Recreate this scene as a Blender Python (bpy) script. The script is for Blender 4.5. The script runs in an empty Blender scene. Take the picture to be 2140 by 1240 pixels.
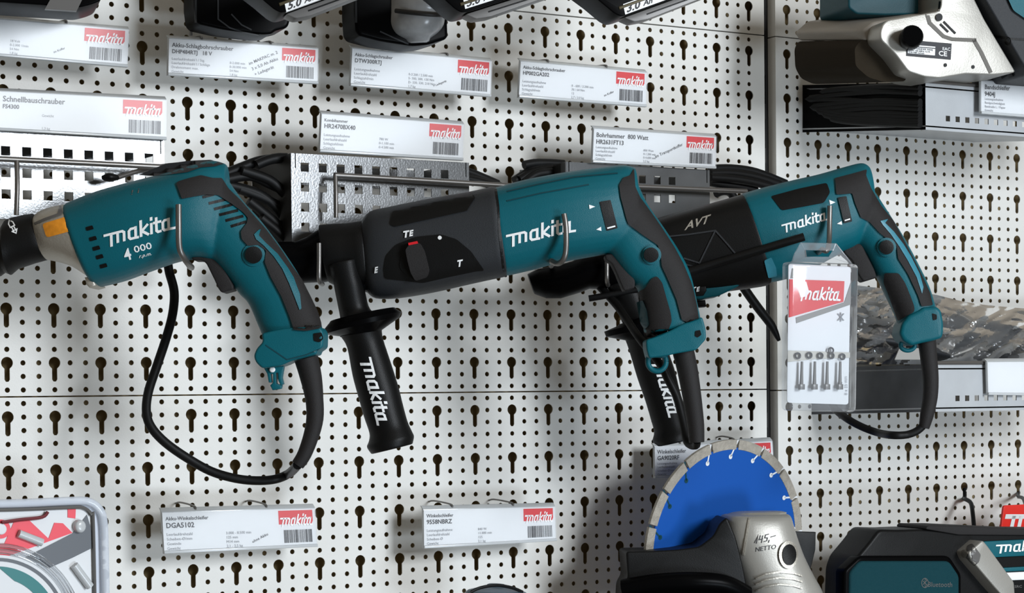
import bpy, bmesh, math, random
from math import *
from mathutils import Vector, Matrix
from mathutils.bvhtree import BVHTree
from mathutils import geometry
random.seed(7)
SC = bpy.context.scene
COL = SC.collection

# ------------------------------------------------------------------ camera
W, H = 2140, 1240
F = 4367.0
PPX, PPY = 1070.0, 902.16
ZB = 1.55                                   # height of the lower panel seam above the floor
YAW, PIT, ROL = (radians(v) for v in (-30.85235876, -1.15587312, 0.5380902))
CAMP = Vector((-.587232, -1.886574, .002648 + ZB))
RC = (Matrix.Rotation(YAW, 3, 'Z') @ Matrix.Rotation(PIT, 3, 'X') @ Matrix.Rotation(ROL, 3, 'Y'))
cam_d = bpy.data.cameras.new('camera')
cam = bpy.data.objects.new('camera', cam_d)
COL.objects.link(cam)
cam.matrix_world = Matrix.Translation(CAMP) @ (RC @ Matrix.Rotation(pi / 2, 3, 'X')).to_4x4()
cam_d.sensor_fit = 'HORIZONTAL'
cam_d.sensor_width = 36
cam_d.lens = F / W * 36
cam_d.shift_y = (PPY - H / 2) / W
cam_d.clip_start = .05
SC.camera = cam

# ------------------------------------------------------------------ light
wd = bpy.data.worlds.new('World'); SC.world = wd; wd.use_nodes = True
wn = wd.node_tree.nodes; wl = wd.node_tree.links
bg = wn['Background']
tc = wn.new('ShaderNodeTexCoord'); sp = wn.new('ShaderNodeSeparateXYZ'); rp = wn.new('ShaderNodeValToRGB')
wl.new(tc.outputs['Generated'], sp.inputs[0]); wl.new(sp.outputs['Z'], rp.inputs[0]); wl.new(rp.outputs[0], bg.inputs[0])
rp.color_ramp.elements[0].position = 0; rp.color_ramp.elements[0].color = (.50, .46, .40, 1)
rp.color_ramp.elements[1].position = .8; rp.color_ramp.elements[1].color = (.97, .88, .74, 1)
bg.inputs[1].default_value = .34

def area(name, loc, target, size, size_y, power, colr):
    l = bpy.data.lights.new(name, 'AREA'); l.shape = 'RECTANGLE'; l.size = size; l.size_y = size_y
    l.energy = power; l.color = colr
    o = bpy.data.objects.new(name, l); COL.objects.link(o); o.location = loc
    o.rotation_euler = (Vector(target) - Vector(loc)).to_track_quat('-Z', 'Y').to_euler()
    return o
area('window_daylight', (1.17, -3.1, ZB + .66), (.6, 0, ZB + .08), .72, .80, 80, (.88, .94, 1))
area('low_fill_light', (1.0, -2.9, ZB - .95), (.6, 0, ZB - .15), .8, .6, 32, (.76, .88, 1))  # added fill without a visible source, lifts the lower wall and shadows
area('ceiling_lamp', (.1, -1.5, ZB + 1.7), (.6, 0, ZB + .15), 1.2, .4, 1.5, (1, .93, .82))
SC.view_settings.view_transform = 'Standard'
SC.view_settings.look = 'None'
SC.view_settings.gamma = 1
SC.view_settings.use_curve_mapping = False
SC.view_settings.exposure = -0.07

# ------------------------------------------------------------------ geometry helpers
def ray(x, y):
    return RC @ Vector(((x - PPX) / F, 1, -(y - PPY) / F))
def P(x, y, d=0.0):
    """point of the plane parallel to the wall, d metres in front of it, seen at photo pixel x, y"""
    r = ray(x, y); t = (-d - CAMP.y) / r.y
    return CAMP + r * t
class Plane:
    """a vertical plane: origin = pixel (x,y) at distance d from the wall, turned by yaw"""
    def __init__(s, x, y, d, yaw=0.0, n=None):
        s.o = P(x, y, d)
        s.u = Vector((cos(yaw), sin(yaw), 0)); s.v = Vector((0, 0, 1))
        s.n = Vector((sin(yaw), -cos(yaw), 0))
        if n: s.n = n
    def pt(s, x, y, n=0.0):
        r = ray(x, y); t = (s.o - CAMP).dot(s.n) / r.dot(s.n)
        return CAMP + r * t + s.n * n
def poly_bm(pts):
    bm = bmesh.new(); vs = [bm.verts.new(p) for p in pts]; bm.faces.new(vs); return bm

MATS = {}
def mat(name, col, rough=.5, metal=0, spec=.5, bump=0, bscale=400, var=0, vscale=60, emit=None, coat=0, trans=0, alpha=1, ior=1.45, var2=None):
    if name in MATS: return MATS[name]
    m = bpy.data.materials.new(name); m.use_nodes = True; MATS[name] = m
    nt = m.node_tree; b = nt.nodes['Principled BSDF']
    b.inputs['Base Color'].default_value = (*col, 1); b.inputs['Roughness'].default_value = rough
    b.inputs['Metallic'].default_value = metal; b.inputs['Specular IOR Level'].default_value = spec
    b.inputs['Coat Weight'].default_value = coat; b.inputs['Transmission Weight'].default_value = trans
    b.inputs['Alpha'].default_value = alpha; b.inputs['IOR'].default_value = ior
    tx = nt.nodes.new('ShaderNodeTexCoord')
    if bump:
        n = nt.nodes.new('ShaderNodeTexNoise'); n.inputs['Scale'].default_value = bscale; n.inputs['Detail'].default_value = 3
        bp = nt.nodes.new('ShaderNodeBump'); bp.inputs['Strength'].default_value = bump; bp.inputs['Distance'].default_value = .001
        nt.links.new(tx.outputs['Object'], n.inputs['Vector']); nt.links.new(n.outputs['Fac'], bp.inputs['Height']); nt.links.new(bp.outputs[0], b.inputs['Normal'])
    if var:
        n = nt.nodes.new('ShaderNodeTexNoise'); n.inputs['Scale'].default_value = vscale; n.inputs['Detail'].default_value = 5
        r = nt.nodes.new('ShaderNodeValToRGB'); nt.links.new(tx.outputs['Object'], n.inputs['Vector']); nt.links.new(n.outputs['Fac'], r.inputs[0])
        c2 = var2 or tuple(c * (1 - var) for c in col)
        r.color_ramp.elements[0].position = .3; r.color_ramp.elements[0].color = (*c2, 1)
        r.color_ramp.elements[1].position = .7; r.color_ramp.elements[1].color = (*col, 1)
        nt.links.new(r.outputs[0], b.inputs['Base Color'])
    return m
M_WALL = mat('powder_coated_sheet', (.74, .728, .69), .42, 0, .45, .15, 900, .05, 30)
M_POST = mat('upright_metal', (.022, .021, .02), .5, .4)
M_BACK = mat('brown_back_board', (.30, .22, .11), .9, 0, .1)
M_TEAL = mat('teal_plastic', (.0005, .104, .135), .42, 0, .32, .25, 1500, .08, 25)
M_TEALD = mat('dark_teal_plastic', (.0005, .045, .06), .5, 0, .4, .2, 1500)
M_TEALL = mat('light_teal_plastic', (.03, .20, .27), .4, 0, .5)
M_RUB = mat('black_rubber', (.017, .0155, .0155), .6, 0, .28, .4, 1800)
M_BLK = mat('black_plastic', (.0045, .0045, .0045), .42, 0, .2, .15, 1200)
M_BLKG = mat('glossy_black_plastic', (.002, .002, .0022), .30, 0, .04)
M_GREYP = mat('charcoal_plastic', (.021, .023, .026), .5, 0, .35, .3, 1500)
M_CAB = mat('cable_rubber', (.005, .005, .005), .5, 0, .22)
M_ALU = mat('cast_aluminium', (.50, .47, .41), .42, .6, .5, .3, 500, .15, 40)
M_SILV = mat('silver_paint', (.38, .365, .33), .38, .35, .5, .1, 600, .06, 20)
M_SHELF = mat('galvanised_shelf', (.50, .52, .54), .4, .15, .5, .1, 500, .15, 18)
M_ZINC = mat('zinc_plated_sheet', (.17, .175, .18), .20, .35, .5, .1, 500, .25, 18)
M_WIRE = mat('steel_wire', (.20, .19, .18), .38, .8)
M_WHITE = mat('white_print', (.85, .86, .86), .5)
M_CARD = mat('white_card', (.72, .735, .75), .5, 0, .4)
M_HOLD = mat('clear_grey_holder', (.54, .56, .57), .22, 0, .6, 0, 1, .06, 40)
M_RED = mat('red_print', (.62, .008, .016), .45)
M_INK = mat('black_ink', (.03, .03, .035), .6)
M_GINK = mat('grey_ink', (.22, .23, .25), .6)
M_ORNG = mat('orange_sticker', (.90, .33, .02), .5, 0, .5, 0, 1, .25, 220)
M_BLUE = mat('blue_blade_paint', (.001, .075, .36), .5, 0, .4, .1, 900)
M_SEG = mat('diamond_segment', (.44, .40, .34), .6, .3, .5, .8, 900, .25, 200)

M_BRASS = mat('battery_gold', (.10, .085, .05), .35, .5)
M_GREYS = mat('grey_rail', (.13, .125, .12), .35, .2)

def mk(name, bm, m, root=None, smooth=True, sharp=40, parent=None, **tags):
    me = bpy.data.meshes.new(name)
    bmesh.ops.remove_doubles(bm, verts=bm.verts, dist=1e-7)
    par = parent or root
    if par is not None:
        bmesh.ops.translate(bm, verts=bm.verts, vec=-WORLD[par.name])
    loc = WORLD[par.name] if par is not None else None
    if par is None:
        c = Vector((0, 0, 0))
        for v in bm.verts: c += v.co
        c /= max(1, len(bm.verts))
        bmesh.ops.translate(bm, verts=bm.verts, vec=-c); loc = c
    bm.to_mesh(me); bm.free()
    me.materials.append(m)
    if smooth:
        me.polygons.foreach_set('use_smooth', [True] * len(me.polygons))
        me.set_sharp_from_angle(angle=radians(sharp))
    o = bpy.data.objects.new(name, me); COL.objects.link(o)
    if par is not None: o.parent = par
    else: o.location = loc
    WORLD[o.name] = loc.copy()
    for k, v in tags.items(): o[k] = v
    return o
WORLD = {}
def thing(name, label, cat, loc, group=None):
    o = bpy.data.objects.new(name, None); COL.objects.link(o); o.location = loc
    o.empty_display_size = .02
    o['label'] = label; o['category'] = cat
    if group: o['group'] = group
    WORLD[o.name] = Vector(loc)
    return o
def join(*bms):
    b = bms[0]
    for c in bms[1:]:
        me = bpy.data.meshes.new('t'); c.to_mesh(me); c.free(); b.from_mesh(me); bpy.data.meshes.remove(me)
    return b
def clean(pts):
    out = []
    for p in pts:
        if not out or (p - out[-1]).length > 1e-6: out.append(p)
    return out
def slab(front, thick_vec, bevel=0, seg=3):
    """extrude a closed loop of world points by thick_vec (away from the viewer) and round its rim"""
    bm = bmesh.new()
    a = [bm.verts.new(p) for p in front]; b = [bm.verts.new(p + thick_vec) for p in front]
    n = len(front)
    f1 = bm.faces.new(a); f2 = bm.faces.new(b[::-1])
    for i in range(n):
        j = (i + 1) % n; bm.faces.new((a[j], a[i], b[i], b[j]))
    bmesh.ops.recalc_face_normals(bm, faces=bm.faces)
    if bevel:
        es = [e for e in f1.edges]
        bmesh.ops.bevel(bm, geom=es, offset=bevel, segments=seg, affect='EDGES', profile=.5, clamp_overlap=True)
    bmesh.ops.triangulate(bm, faces=[f for f in bm.faces if len(f.verts) > 4])
    return bm
def rnd(pts, r=6, seg=4):
    """round the corners of a pixel polygon by radius r"""
    out = []; n = len(pts)
    for i in range(n):
        p = Vector(pts[i]); a = Vector(pts[i - 1]); b = Vector(pts[(i + 1) % n])
        la, lb = (a - p).length, (b - p).length
        k = min(r, la * .45, lb * .45)
        pa = p + (a - p).normalized() * k; pb = p + (b - p).normalized() * k
        for s in range(seg + 1):
            t = s / seg; out.append(tuple(pa * (1 - t) ** 2 + p * 2 * t * (1 - t) + pb * t * t))
    return out
def prism(pl, pts, n1, n0, bevel=0, r=0, seg=3):
    if r: pts = rnd(pts, r)
    fr = [pl.pt(x, y, 0) for x, y in pts]
    return slab([p + pl.n * n1 for p in fr], pl.n * (n0 - n1), bevel, seg)
def crom(a, b, c, d, t):
    return .5 * ((2 * b) + (c - a) * t + (2 * a - 5 * b + 4 * c - d) * t * t + (3 * b - a - 3 * c + d) * t ** 3)
def loft(pl, st, ring=32, sub=4, smooth=True, cap=.12):
    """st: (pA, pB, half depth, offset along n, exponent); edges of the outline paired along an axis"""
    S = []
    for s in st:
        a = pl.pt(*s[0]); b = pl.pt(*s[1]); dep = s[2]; off = s[3] if len(s) > 3 else 0; ex = s[4] if len(s) > 4 else 2.3
        S.append([(a + b) / 2, (a - b) / 2, dep, off, ex])
    T = []
    for i in range(len(S) - 1):
        p0 = S[max(i - 1, 0)]; p1 = S[i]; p2 = S[i + 1]; p3 = S[min(i + 2, len(S) - 1)]
        for k in range(sub):
            t = k / sub
            T.append([crom(p0[j], p1[j], p2[j], p3[j], t) if smooth else p1[j] * (1 - t) + p2[j] * t for j in range(5)])
    T.append(S[-1])
    # rounded ends
    def shr(s, f, mv): return [s[0] + mv, s[1] * f, s[2] * f, s[3], s[4]]
    ax0 = (T[0][0] - T[1][0]).normalized(); ax1 = (T[-1][0] - T[-2][0]).normalized()
    r0 = min(T[0][1].length, T[0][2]) * cap; r1 = min(T[-1][1].length, T[-1][2]) * cap
    if cap:
        T = [shr(T[0], 1 - cap, ax0 * r0), shr(T[0], 1 - cap * .35, ax0 * r0 * .7)] + T + [shr(T[-1], 1 - cap * .35, ax1 * r1 * .7), shr(T[-1], 1 - cap, ax1 * r1)]
    bm = bmesh.new(); R = []
    for c, h, dep, off, ex in T:
        row = []
        for k in range(ring):
            a = 2 * pi * k / ring; ca, sa = cos(a), sin(a)
            row.append(bm.verts.new(c + h * (abs(ca) ** (2 / ex) * (1 if ca >= 0 else -1)) + pl.n * (off + dep * abs(sa) ** (2 / ex) * (1 if sa >= 0 else -1))))
        R.append(row)
    for i in range(len(R) - 1):
        for k in range(ring):
            bm.faces.new((R[i][k], R[i][(k + 1) % ring], R[i + 1][(k + 1) % ring], R[i + 1][k]))
    bm.faces.new(R[0][::-1]); bm.faces.new(R[-1])
    bmesh.ops.recalc_face_normals(bm, faces=bm.faces)
    return bm
def tube(pts, rad, seg=12, sub=6, closed=False):
    """round bar through world points; rad = number or list"""
    n = len(pts); rr = rad if isinstance(rad, (list, tuple)) else [rad] * n
    Q = []; RR = []
    for i in range(n - 1):
        a = pts[max(i - 1, 0)]; b = pts[i]; c = pts[i + 1]; d = pts[min(i + 2, n - 1)]
        for k in range(sub):
            t = k / sub; Q.append(crom(a, b, c, d, t)); RR.append(rr[i] * (1 - t) + rr[i + 1] * t)
    Q.append(pts[-1]); RR.append(rr[-1])
    bm = bmesh.new(); rows = []; up = None
    for i, q in enumerate(Q):
        t = (Q[min(i + 1, len(Q) - 1)] - Q[max(i - 1, 0)]).normalized()
        if up is None:
            up = t.orthogonal().normalized()
        up = (up - t * up.dot(t)).normalized(); w = t.cross(up)
        rows.append([bm.verts.new(q + (up * cos(2 * pi * k / seg) + w * sin(2 * pi * k / seg)) * RR[i]) for k in range(seg)])
    for i in range(len(rows) - 1):
        for k in range(seg):
            bm.faces.new((rows[i][k], rows[i][(k + 1) % seg], rows[i + 1][(k + 1) % seg], rows[i + 1][k]))
    bm.faces.new(rows[0][::-1]); bm.faces.new(rows[-1])
    bmesh.ops.recalc_face_normals(bm, faces=bm.faces)
    return bm
def box(c, x, y, z, hx, hy, hz, bevel=0):
    bm = bmesh.new(); V = {}
    for i in (-1, 1):
        for j in (-1, 1):
            for k in (-1, 1): V[i, j, k] = bm.verts.new(c + x * hx * i + y * hy * j + z * hz * k)
    for ax in range(3):
        for s in (-1, 1):
            q = []
            for a, b in ((-1, -1), (1, -1), (1, 1), (-1, 1)):
                key = [a, b]; key.insert(ax, s); q.append(V[tuple(key)])
            bm.faces.new(q)
    bmesh.ops.recalc_face_normals(bm, faces=bm.faces)
    if bevel: bmesh.ops.bevel(bm, geom=list(bm.edges), offset=bevel, segments=2, affect='EDGES', profile=.5)
    return bm
def circle(cx, cy, rx, ry=None, n=24, rot=0):
    ry = ry or rx
    return [(cx + rx * cos(2 * pi * k / n) * cos(rot) - ry * sin(2 * pi * k / n) * sin(rot), cy + rx * cos(2 * pi * k / n) * sin(rot) + ry * sin(2 * pi * k / n) * cos(rot)) for k in range(n)]

# projection of thin raised shapes (labels, rubber, prints) onto the surface they sit on
def bvh(objs):
    vs = []; fs = []
    for o in objs:
        k = len(vs); w = WORLD[o.name] if o.parent is None else WORLD[o.parent.name]
        vs += [v.co + w for v in o.data.vertices]
        fs += [[k + i for i in p.vertices] for p in o.data.polygons]
    return BVHTree.FromPolygons(vs, fs)
def cast(tree, x, y, pl):
    r = ray(x, y).normalized()
    if tree:
        h = tree.ray_cast(CAMP, r)
        if h[0] is not None: return h[0]
    return pl.pt(x, y)
def grid_cut(bm, step):
    xs = [v.co.x for v in bm.verts]; ys = [v.co.y for v in bm.verts]
    for ax, lo, hi in ((0, min(xs), max(xs)), (1, min(ys), max(ys))):
        k = ceil(lo / step) * step
        while k < hi:
            co = Vector((k, 0, 0)) if ax == 0 else Vector((0, k, 0)); no = Vector((1, 0, 0)) if ax == 0 else Vector((0, 1, 0))
            bmesh.ops.bisect_plane(bm, geom=list(bm.verts) + list(bm.edges) + list(bm.faces), plane_co=co, plane_no=no, dist=1e-4)
            k += step
def decal(pts, tree, pl, th=.0008, step=9, r=0, sink=.0015):
    if r: pts = rnd(pts, r, 3)
    bm = bmesh.new(); bm.faces.new([bm.verts.new((x, y, 0)) for x, y in pts])
    bmesh.ops.triangulate(bm, faces=bm.faces)
    if step: grid_cut(bm, step)
    return lay(bm, tree, pl, th, sink, 0)
def lay(bm, tree, pl, th=.0008, sink=.0015, step=8):
    """lift a flat pixel mesh onto the surface and give it thickness"""
    if step and tree: grid_cut(bm, step)
    bm.verts.ensure_lookup_table()
    px = [(v.co.x, v.co.y) for v in bm.verts]
    pos = [cast(tree, x, y, pl) for x, y in px]
    fs = [[v.index for v in f.verts] for f in bm.faces]
    bm.verts.index_update()
    fs = [[v.index for v in f.verts] for f in bm.faces]
    cnt = {}
    for f in fs:
        for a, b in zip(f, f[1:] + f[:1]): cnt[(min(a, b), max(a, b))] = cnt.get((min(a, b), max(a, b)), 0) + 1
    bm.free(); nb = bmesh.new()
    top = []; bot = []
    for p in pos:
        e = (CAMP - p).normalized(); top.append(nb.verts.new(p + e * th)); bot.append(nb.verts.new(p - e * sink))
    for f in fs:
        try: nb.faces.new([top[i] for i in f]); nb.faces.new([bot[i] for i in f[::-1]])
        except ValueError: pass
    for (a, b), c in cnt.items():
        if c == 1:
            try: nb.faces.new((top[a], top[b], bot[b], bot[a]))
            except ValueError: pass
    bmesh.ops.recalc_face_normals(nb, faces=nb.faces)
    return nb
def strokes(lines, w, org, ex, ey):
    """flat bars along polylines given in lettering units; -> pixel mesh"""
    bm = bmesh.new(); ox, oy = org
    def T(x, y): return (ox + x * ex[0] + y * ey[0], oy + x * ex[1] + y * ey[1], 0)
    for ln in lines:
        ww = w
        if isinstance(ln[0], (int, float)): ww = ln[0]; ln = ln[1:]
        L = []; R = []
        for i, p in enumerate(ln):
            p = Vector(p)
            d0 = (p - Vector(ln[i - 1])).normalized() if i else None
            d1 = (Vector(ln[i + 1]) - p).normalized() if i < len(ln) - 1 else None
            d = ((d0 or d1) + (d1 or d0)); d = d.normalized() if d.length > 1e-6 else d1
            nn = Vector((-d.y, d.x)); k = 1 / max(.6, abs(nn.dot(Vector((-(d1 or d0).y, (d1 or d0).x)))))
            e = Vector((0, 0))
            if i == 0: e = -d * ww * .3
            if i == len(ln) - 1: e = d * ww * .3
            L.append(p + nn * ww / 2 * k + e); R.append(p - nn * ww / 2 * k + e)
        for i in range(len(ln) - 1):
            bm.faces.new([bm.verts.new(T(*q)) for q in (L[i], L[i + 1], R[i + 1], R[i])])
    return bm
LOGO = [[(-.42, 1.0), (1.25, 1.0), (1.42, .85), (1.42, 0)], [(.22, .95), (.22, -.22)], [(.82, .95), (.82, 0)],
        [(2.5, 1.0), (2.05, 1.0), (1.88, .82), (1.88, .18), (2.02, 0), (2.5, 0)], [(2.5, 1.08), (2.5, 0), (2.72, -.02)],
        [(3.0, 1.55), (3.0, 0)], [(3.62, 1.02), (3.08, .5), (3.68, 0)],
        [(3.98, 1.0), (3.98, 0)], [(3.98, 1.38), (3.98, 1.6)],
        [(4.45, 1.45), (4.45, .16), (4.6, 0), (4.85, .02)], [(4.22, 1.0), (4.85, 1.0)],
        [(5.6, 1.0), (5.22, 1.0), (5.06, .82), (5.06, .18), (5.2, 0), (5.6, 0)], [(5.6, 1.08), (5.6, .02), (6.15, -.02)]]
def logo_px(org, base_dir, xh, sx, slant=.22, w=.25):
    """base_dir: pixel unit vector of the baseline; lettering rises to its left hand side"""
    bx, by = base_dir; up = (by, -bx)
    ex = (bx * sx, by * sx); ey = ((up[0] + bx * slant) * xh, (up[1] + by * slant) * xh)
    return strokes(LOGO, w, org, ex, ey)
def fuse(parts, voxel=.0013, it=10):
    """weld overlapping solids into one smooth skin"""
    me = bpy.data.meshes.new('f'); bm = join(*parts); bm.to_mesh(me); bm.free()
    o = bpy.data.objects.new('f', me); COL.objects.link(o)
    m = o.modifiers.new('r', 'REMESH'); m.mode = 'VOXEL'; m.voxel_size = voxel
    m = o.modifiers.new('s', 'SMOOTH'); m.iterations = it; m.factor = .5
    bpy.context.view_layer.update()
    r = bpy.data.meshes.new_from_object(o.evaluated_get(bpy.context.evaluated_depsgraph_get()))
    b = bmesh.new(); b.from_mesh(r)
    bpy.data.objects.remove(o); bpy.data.meshes.remove(me); bpy.data.meshes.remove(r)
    return b
def split_bm(bm, co, no):
    """cut a skin in two along a plane"""
    bmesh.ops.bisect_plane(bm, geom=list(bm.verts) + list(bm.edges) + list(bm.faces), plane_co=co, plane_no=no, dist=1e-6)
    out = []
    for sgn in (1, -1):
        c = bm.copy()
        bmesh.ops.delete(c, geom=[f for f in c.faces if (f.calc_center_median() - co).dot(no) * sgn < 0], context='FACES')
        out.append(c)
    bm.free(); return out
def bridge(plA, A, plB, B, bevel=0):
    bm = bmesh.new(); n = len(A)
    a = [bm.verts.new(plA.pt(*p)) for p in A]; b = [bm.verts.new(plB.pt(*p)) for p in B]
    f1 = bm.faces.new(a); bm.faces.new(b[::-1])
    for i in range(n): bm.faces.new((a[(i + 1) % n], a[i], b[i], b[(i + 1) % n]))
    bmesh.ops.recalc_face_normals(bm, faces=bm.faces)
    if bevel: bmesh.ops.bevel(bm, geom=list(f1.edges), offset=bevel, segments=3, affect='EDGES', profile=.5, clamp_overlap=True)
    bmesh.ops.triangulate(bm, faces=[f for f in bm.faces if len(f.verts) > 4])
    return bm
def film(name, fac=.35, rough=.08, tint=(.95, .96, .97), haze=.05, bump=0):
    if name in MATS: return MATS[name]
    m = bpy.data.materials.new(name); m.use_nodes = True; MATS[name] = m; nt = m.node_tree
    for n in list(nt.nodes): nt.nodes.remove(n)
    N = nt.nodes.new; out = N('ShaderNodeOutputMaterial'); mx = N('ShaderNodeMixShader'); tr = N('ShaderNodeBsdfTransparent'); gl = N('ShaderNodeBsdfGlossy'); df = N('ShaderNodeBsdfDiffuse'); m2 = N('ShaderNodeMixShader'); lw = N('ShaderNodeLayerWeight'); ml = N('ShaderNodeMath')
    tr.inputs[0].default_value = (*tint, 1); gl.inputs[1].default_value = rough; gl.inputs[0].default_value = (1, 1, 1, 1)
    df.inputs[0].default_value = (.8, .82, .85, 1); m2.inputs[0].default_value = haze
    lw.inputs[0].default_value = fac; ml.operation = 'MULTIPLY'; ml.inputs[1].default_value = 1
    nt.links.new(lw.outputs['Fresnel'], ml.inputs[0]); nt.links.new(ml.outputs[0], mx.inputs[0])
    nt.links.new(tr.outputs[0], m2.inputs[1]); nt.links.new(df.outputs[0], m2.inputs[2])
    nt.links.new(m2.outputs[0], mx.inputs[1]); nt.links.new(gl.outputs[0], mx.inputs[2]); nt.links.new(mx.outputs[0], out.inputs[0])
    return m
TXT = {}
def text_mesh(s, bold=0):
    k = (s, bold)
    if k in TXT: return TXT[k]
    c = bpy.data.curves.new('txt', 'FONT'); c.body = s; c.size = 1; c.resolution_u = 2; c.offset = bold
    o = bpy.data.objects.new('txt', c); COL.objects.link(o)
    bpy.context.view_layer.update()
    me = bpy.data.meshes.new_from_object(o.evaluated_get(bpy.context.evaluated_depsgraph_get()))
    vs = [tuple(v.co[:2]) for v in me.vertices]; fs = [list(p.vertices) for p in me.polygons]
    bpy.data.objects.remove(o); bpy.data.curves.remove(c); bpy.data.meshes.remove(me)
    TXT[k] = (vs, fs); return TXT[k]
def text_px(s, org, ex, ey, bold=0):
    vs, fs = text_mesh(s, bold); bm = bmesh.new()
    V = [bm.verts.new((org[0] + x * ex[0] + y * ey[0], org[1] + x * ex[1] + y * ey[1], 0)) for x, y in vs]
    for f in fs:
        try: bm.faces.new([V[i] for i in f])
        except ValueError: pass
    return bm

# ------------------------------------------------------------------ perforated sheets
M_CLEAR = film('clear_plastic', .30, .06, (.94, .95, .96), .10)
def star_cell(bm, cx, cz, hw, ztop, zbot, hole, ctr, T, depth):
    """one cell of a sheet with a star-shaped hole; T maps (x,z,depth) to world"""
    ox, oz = cx + ctr[0], cz + ctr[1]
    x0, x1, z0, z1 = cx - hw, cx + hw, cz + zbot, cz + ztop
    pts = [(cx + a, cz + b) for a, b in hole]
    outer = []
    for (x, z) in pts:
        dx, dz = x - ox, z - oz
        t = min([((x1 - ox) / dx) if dx > 1e-9 else 1e9, ((x0 - ox) / dx) if dx < -1e-9 else 1e9, ((z1 - oz) / dz) if dz > 1e-9 else 1e9, ((z0 - oz) / dz) if dz < -1e-9 else 1e9])
        outer.append((ox + dx * t, oz + dz * t))
    n = len(pts)
    I = [bm.verts.new(T(x, z, 0)) for x, z in pts]; B = [bm.verts.new(T(x, z, depth)) for x, z in pts]; O = [bm.verts.new(T(x, z, 0)) for x, z in outer]
    cor = [(x1, z1), (x0, z1), (x0, z0), (x1, z0)]
    def side(p):
        if abs(p[0] - x1) < 1e-7: return 0
        if abs(p[1] - z1) < 1e-7: return 1
        if abs(p[0] - x0) < 1e-7: return 2
        return 3
    for i in range(n):
        j = (i + 1) % n
        si, sj = side(outer[i]), side(outer[j])
        mid = []
        k = si
        while k != sj and len(mid) < 3:
            c = cor[k]; k = (k + 1) % 4
            if all(abs(c[0] - o[0]) + abs(c[1] - o[1]) > 1e-7 for o in (outer[i], outer[j])): mid.append(bm.verts.new(T(c[0], c[1], 0)))
        try: bm.faces.new([I[i], O[i]] + mid + [O[j], I[j]])
        except ValueError: pass
        bm.faces.new((I[j], B[j], B[i], I[i]))
DOT = [(.0025 * cos(a), .0025 * sin(a)) for a in [radians(10 + 36 * k) for k in range(10)]]
_kh = [(.0056 * cos(radians(a)), .0056 * sin(radians(a))) for a in range(-55, 236, 22)]
KEY = _kh + [(-.0025, -.0053), (-.0025, -.0155), (-.0012, -.0174), (.0012, -.0174), (.0025, -.0155), (.0025, -.0053)]
PX, PZ = .015, .0125
def pegboard(name, x0, x1, r0, r1, org, ang, key_off, phase, edges=(0, 0)):
    """sheet between columns positions x0..x1 (metres along the sheet) and rows r0..r1 (downwards, in pitches)"""
    ux, uy = cos(ang), sin(ang)
    def T(x, z, d):
        z = max(-r1 * PZ, min(-r0 * PZ, z)); return Vector((org[0] + x * ux, org[1] + x * uy + d, org[2] + z))
    bm = bmesh.new()
    i0 = ceil((x0 + PX / 2) / PX - 1e-6); i1 = floor((x1 - PX / 2) / PX + 1e-6)
    xa, xb = (i0 - .5) * PX, (i1 + .5) * PX
    rows = []; r = round(r0) + .5
    while r < r1: rows.append(r); r += 1
    def iskey(i, r): return (i - key_off) % 3 == 0 and abs(((r - 1.5) % 4)) < .01
    def istail(i, r): return (i - key_off) % 3 == 0 and abs(((r - 2.5) % 4)) < .01
    for r in rows:
        for i in range(i0, i1 + 1):
            if iskey(i, r) and r + 1 < r1: star_cell(bm, i * PX, -r * PZ, PX / 2, PZ / 2, -PZ * 1.5, KEY, (0, -.0042), T, .0012)
            elif istail(i, r) and r - 1 > r0: continue
            else: star_cell(bm, i * PX, -r * PZ, PX / 2, PZ / 2, -PZ / 2, DOT, (0, 0), T, .0012)
    zt, zb = -r0 * PZ, -r1 * PZ
    for a, b in ((x0, xa), (xb, x1)):
        if b - a > 1e-6: bm.faces.new([bm.verts.new(T(x, z, 0)) for x, z in ((a, zb), (b, zb), (b, zt), (a, zt))])
    # folded rims
    g = .0007
    for (a, b) in (((x0, zt), (x1, zt)), ((x1, zt), (x1, zb)), ((x1, zb), (x0, zb)), ((x0, zb), (x0, zt))):
        # small bent lip then a return back to the wall
        s = []
        bm.faces.new([bm.verts.new(T(a[0], a[1], 0)), bm.verts.new(T(b[0], b[1], 0)), bm.verts.new(T(b[0], b[1], .014)), bm.verts.new(T(a[0], a[1], .014))])
    bmesh.ops.recalc_face_normals(bm, faces=bm.faces)
    o = mk(name, bm, M_WALL, smooth=False); o['kind'] = 'structure'
    return o
g = .055   # panel gap in row pitches (0.75 mm)
XL = .8765
for (ra, rb) in ((-44, -32), (-32, 0), (0, 24)):
    pegboard('wall_back', -.135, XL, ra + g, rb - g, (0, 0, ZB), 0, 0, 0)
for (ra, rb) in ((-44, -32), (-32, 0), (0, 26)):
    pegboard('wall_back', -.0165, .66, ra + g, rb - g, (.902316, -.008356, ZB - .001453), .017, 0, 0)
o = mk('wall_rear', box(Vector((.7, .034, ZB)), Vector((1, 0, 0)), Vector((0, 1, 0)), Vector((0, 0, 1)), .88, .004, .6), M_BACK); o['kind'] = 'structure'
# slotted upright between the panels
bm = box(Vector((.883, .012, ZB)), Vector((1, 0, 0)), Vector((0, 1, 0)), Vector((0, 0, 1)), .0125, .006, .6)
o = mk('trim_1', bm, M_POST); o['kind'] = 'structure'
z = -.36; bms = []
while z < .56:
    bms.append(box(Vector((.8795, .0053, ZB + z)), Vector((1, 0, 0)), Vector((0, 1, 0)), Vector((0, 0, 1)), .0022, .0008, .0165)); z += .05
o = mk('trim_2', join(*bms), M_BLK); o['kind'] = 'structure'

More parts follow.
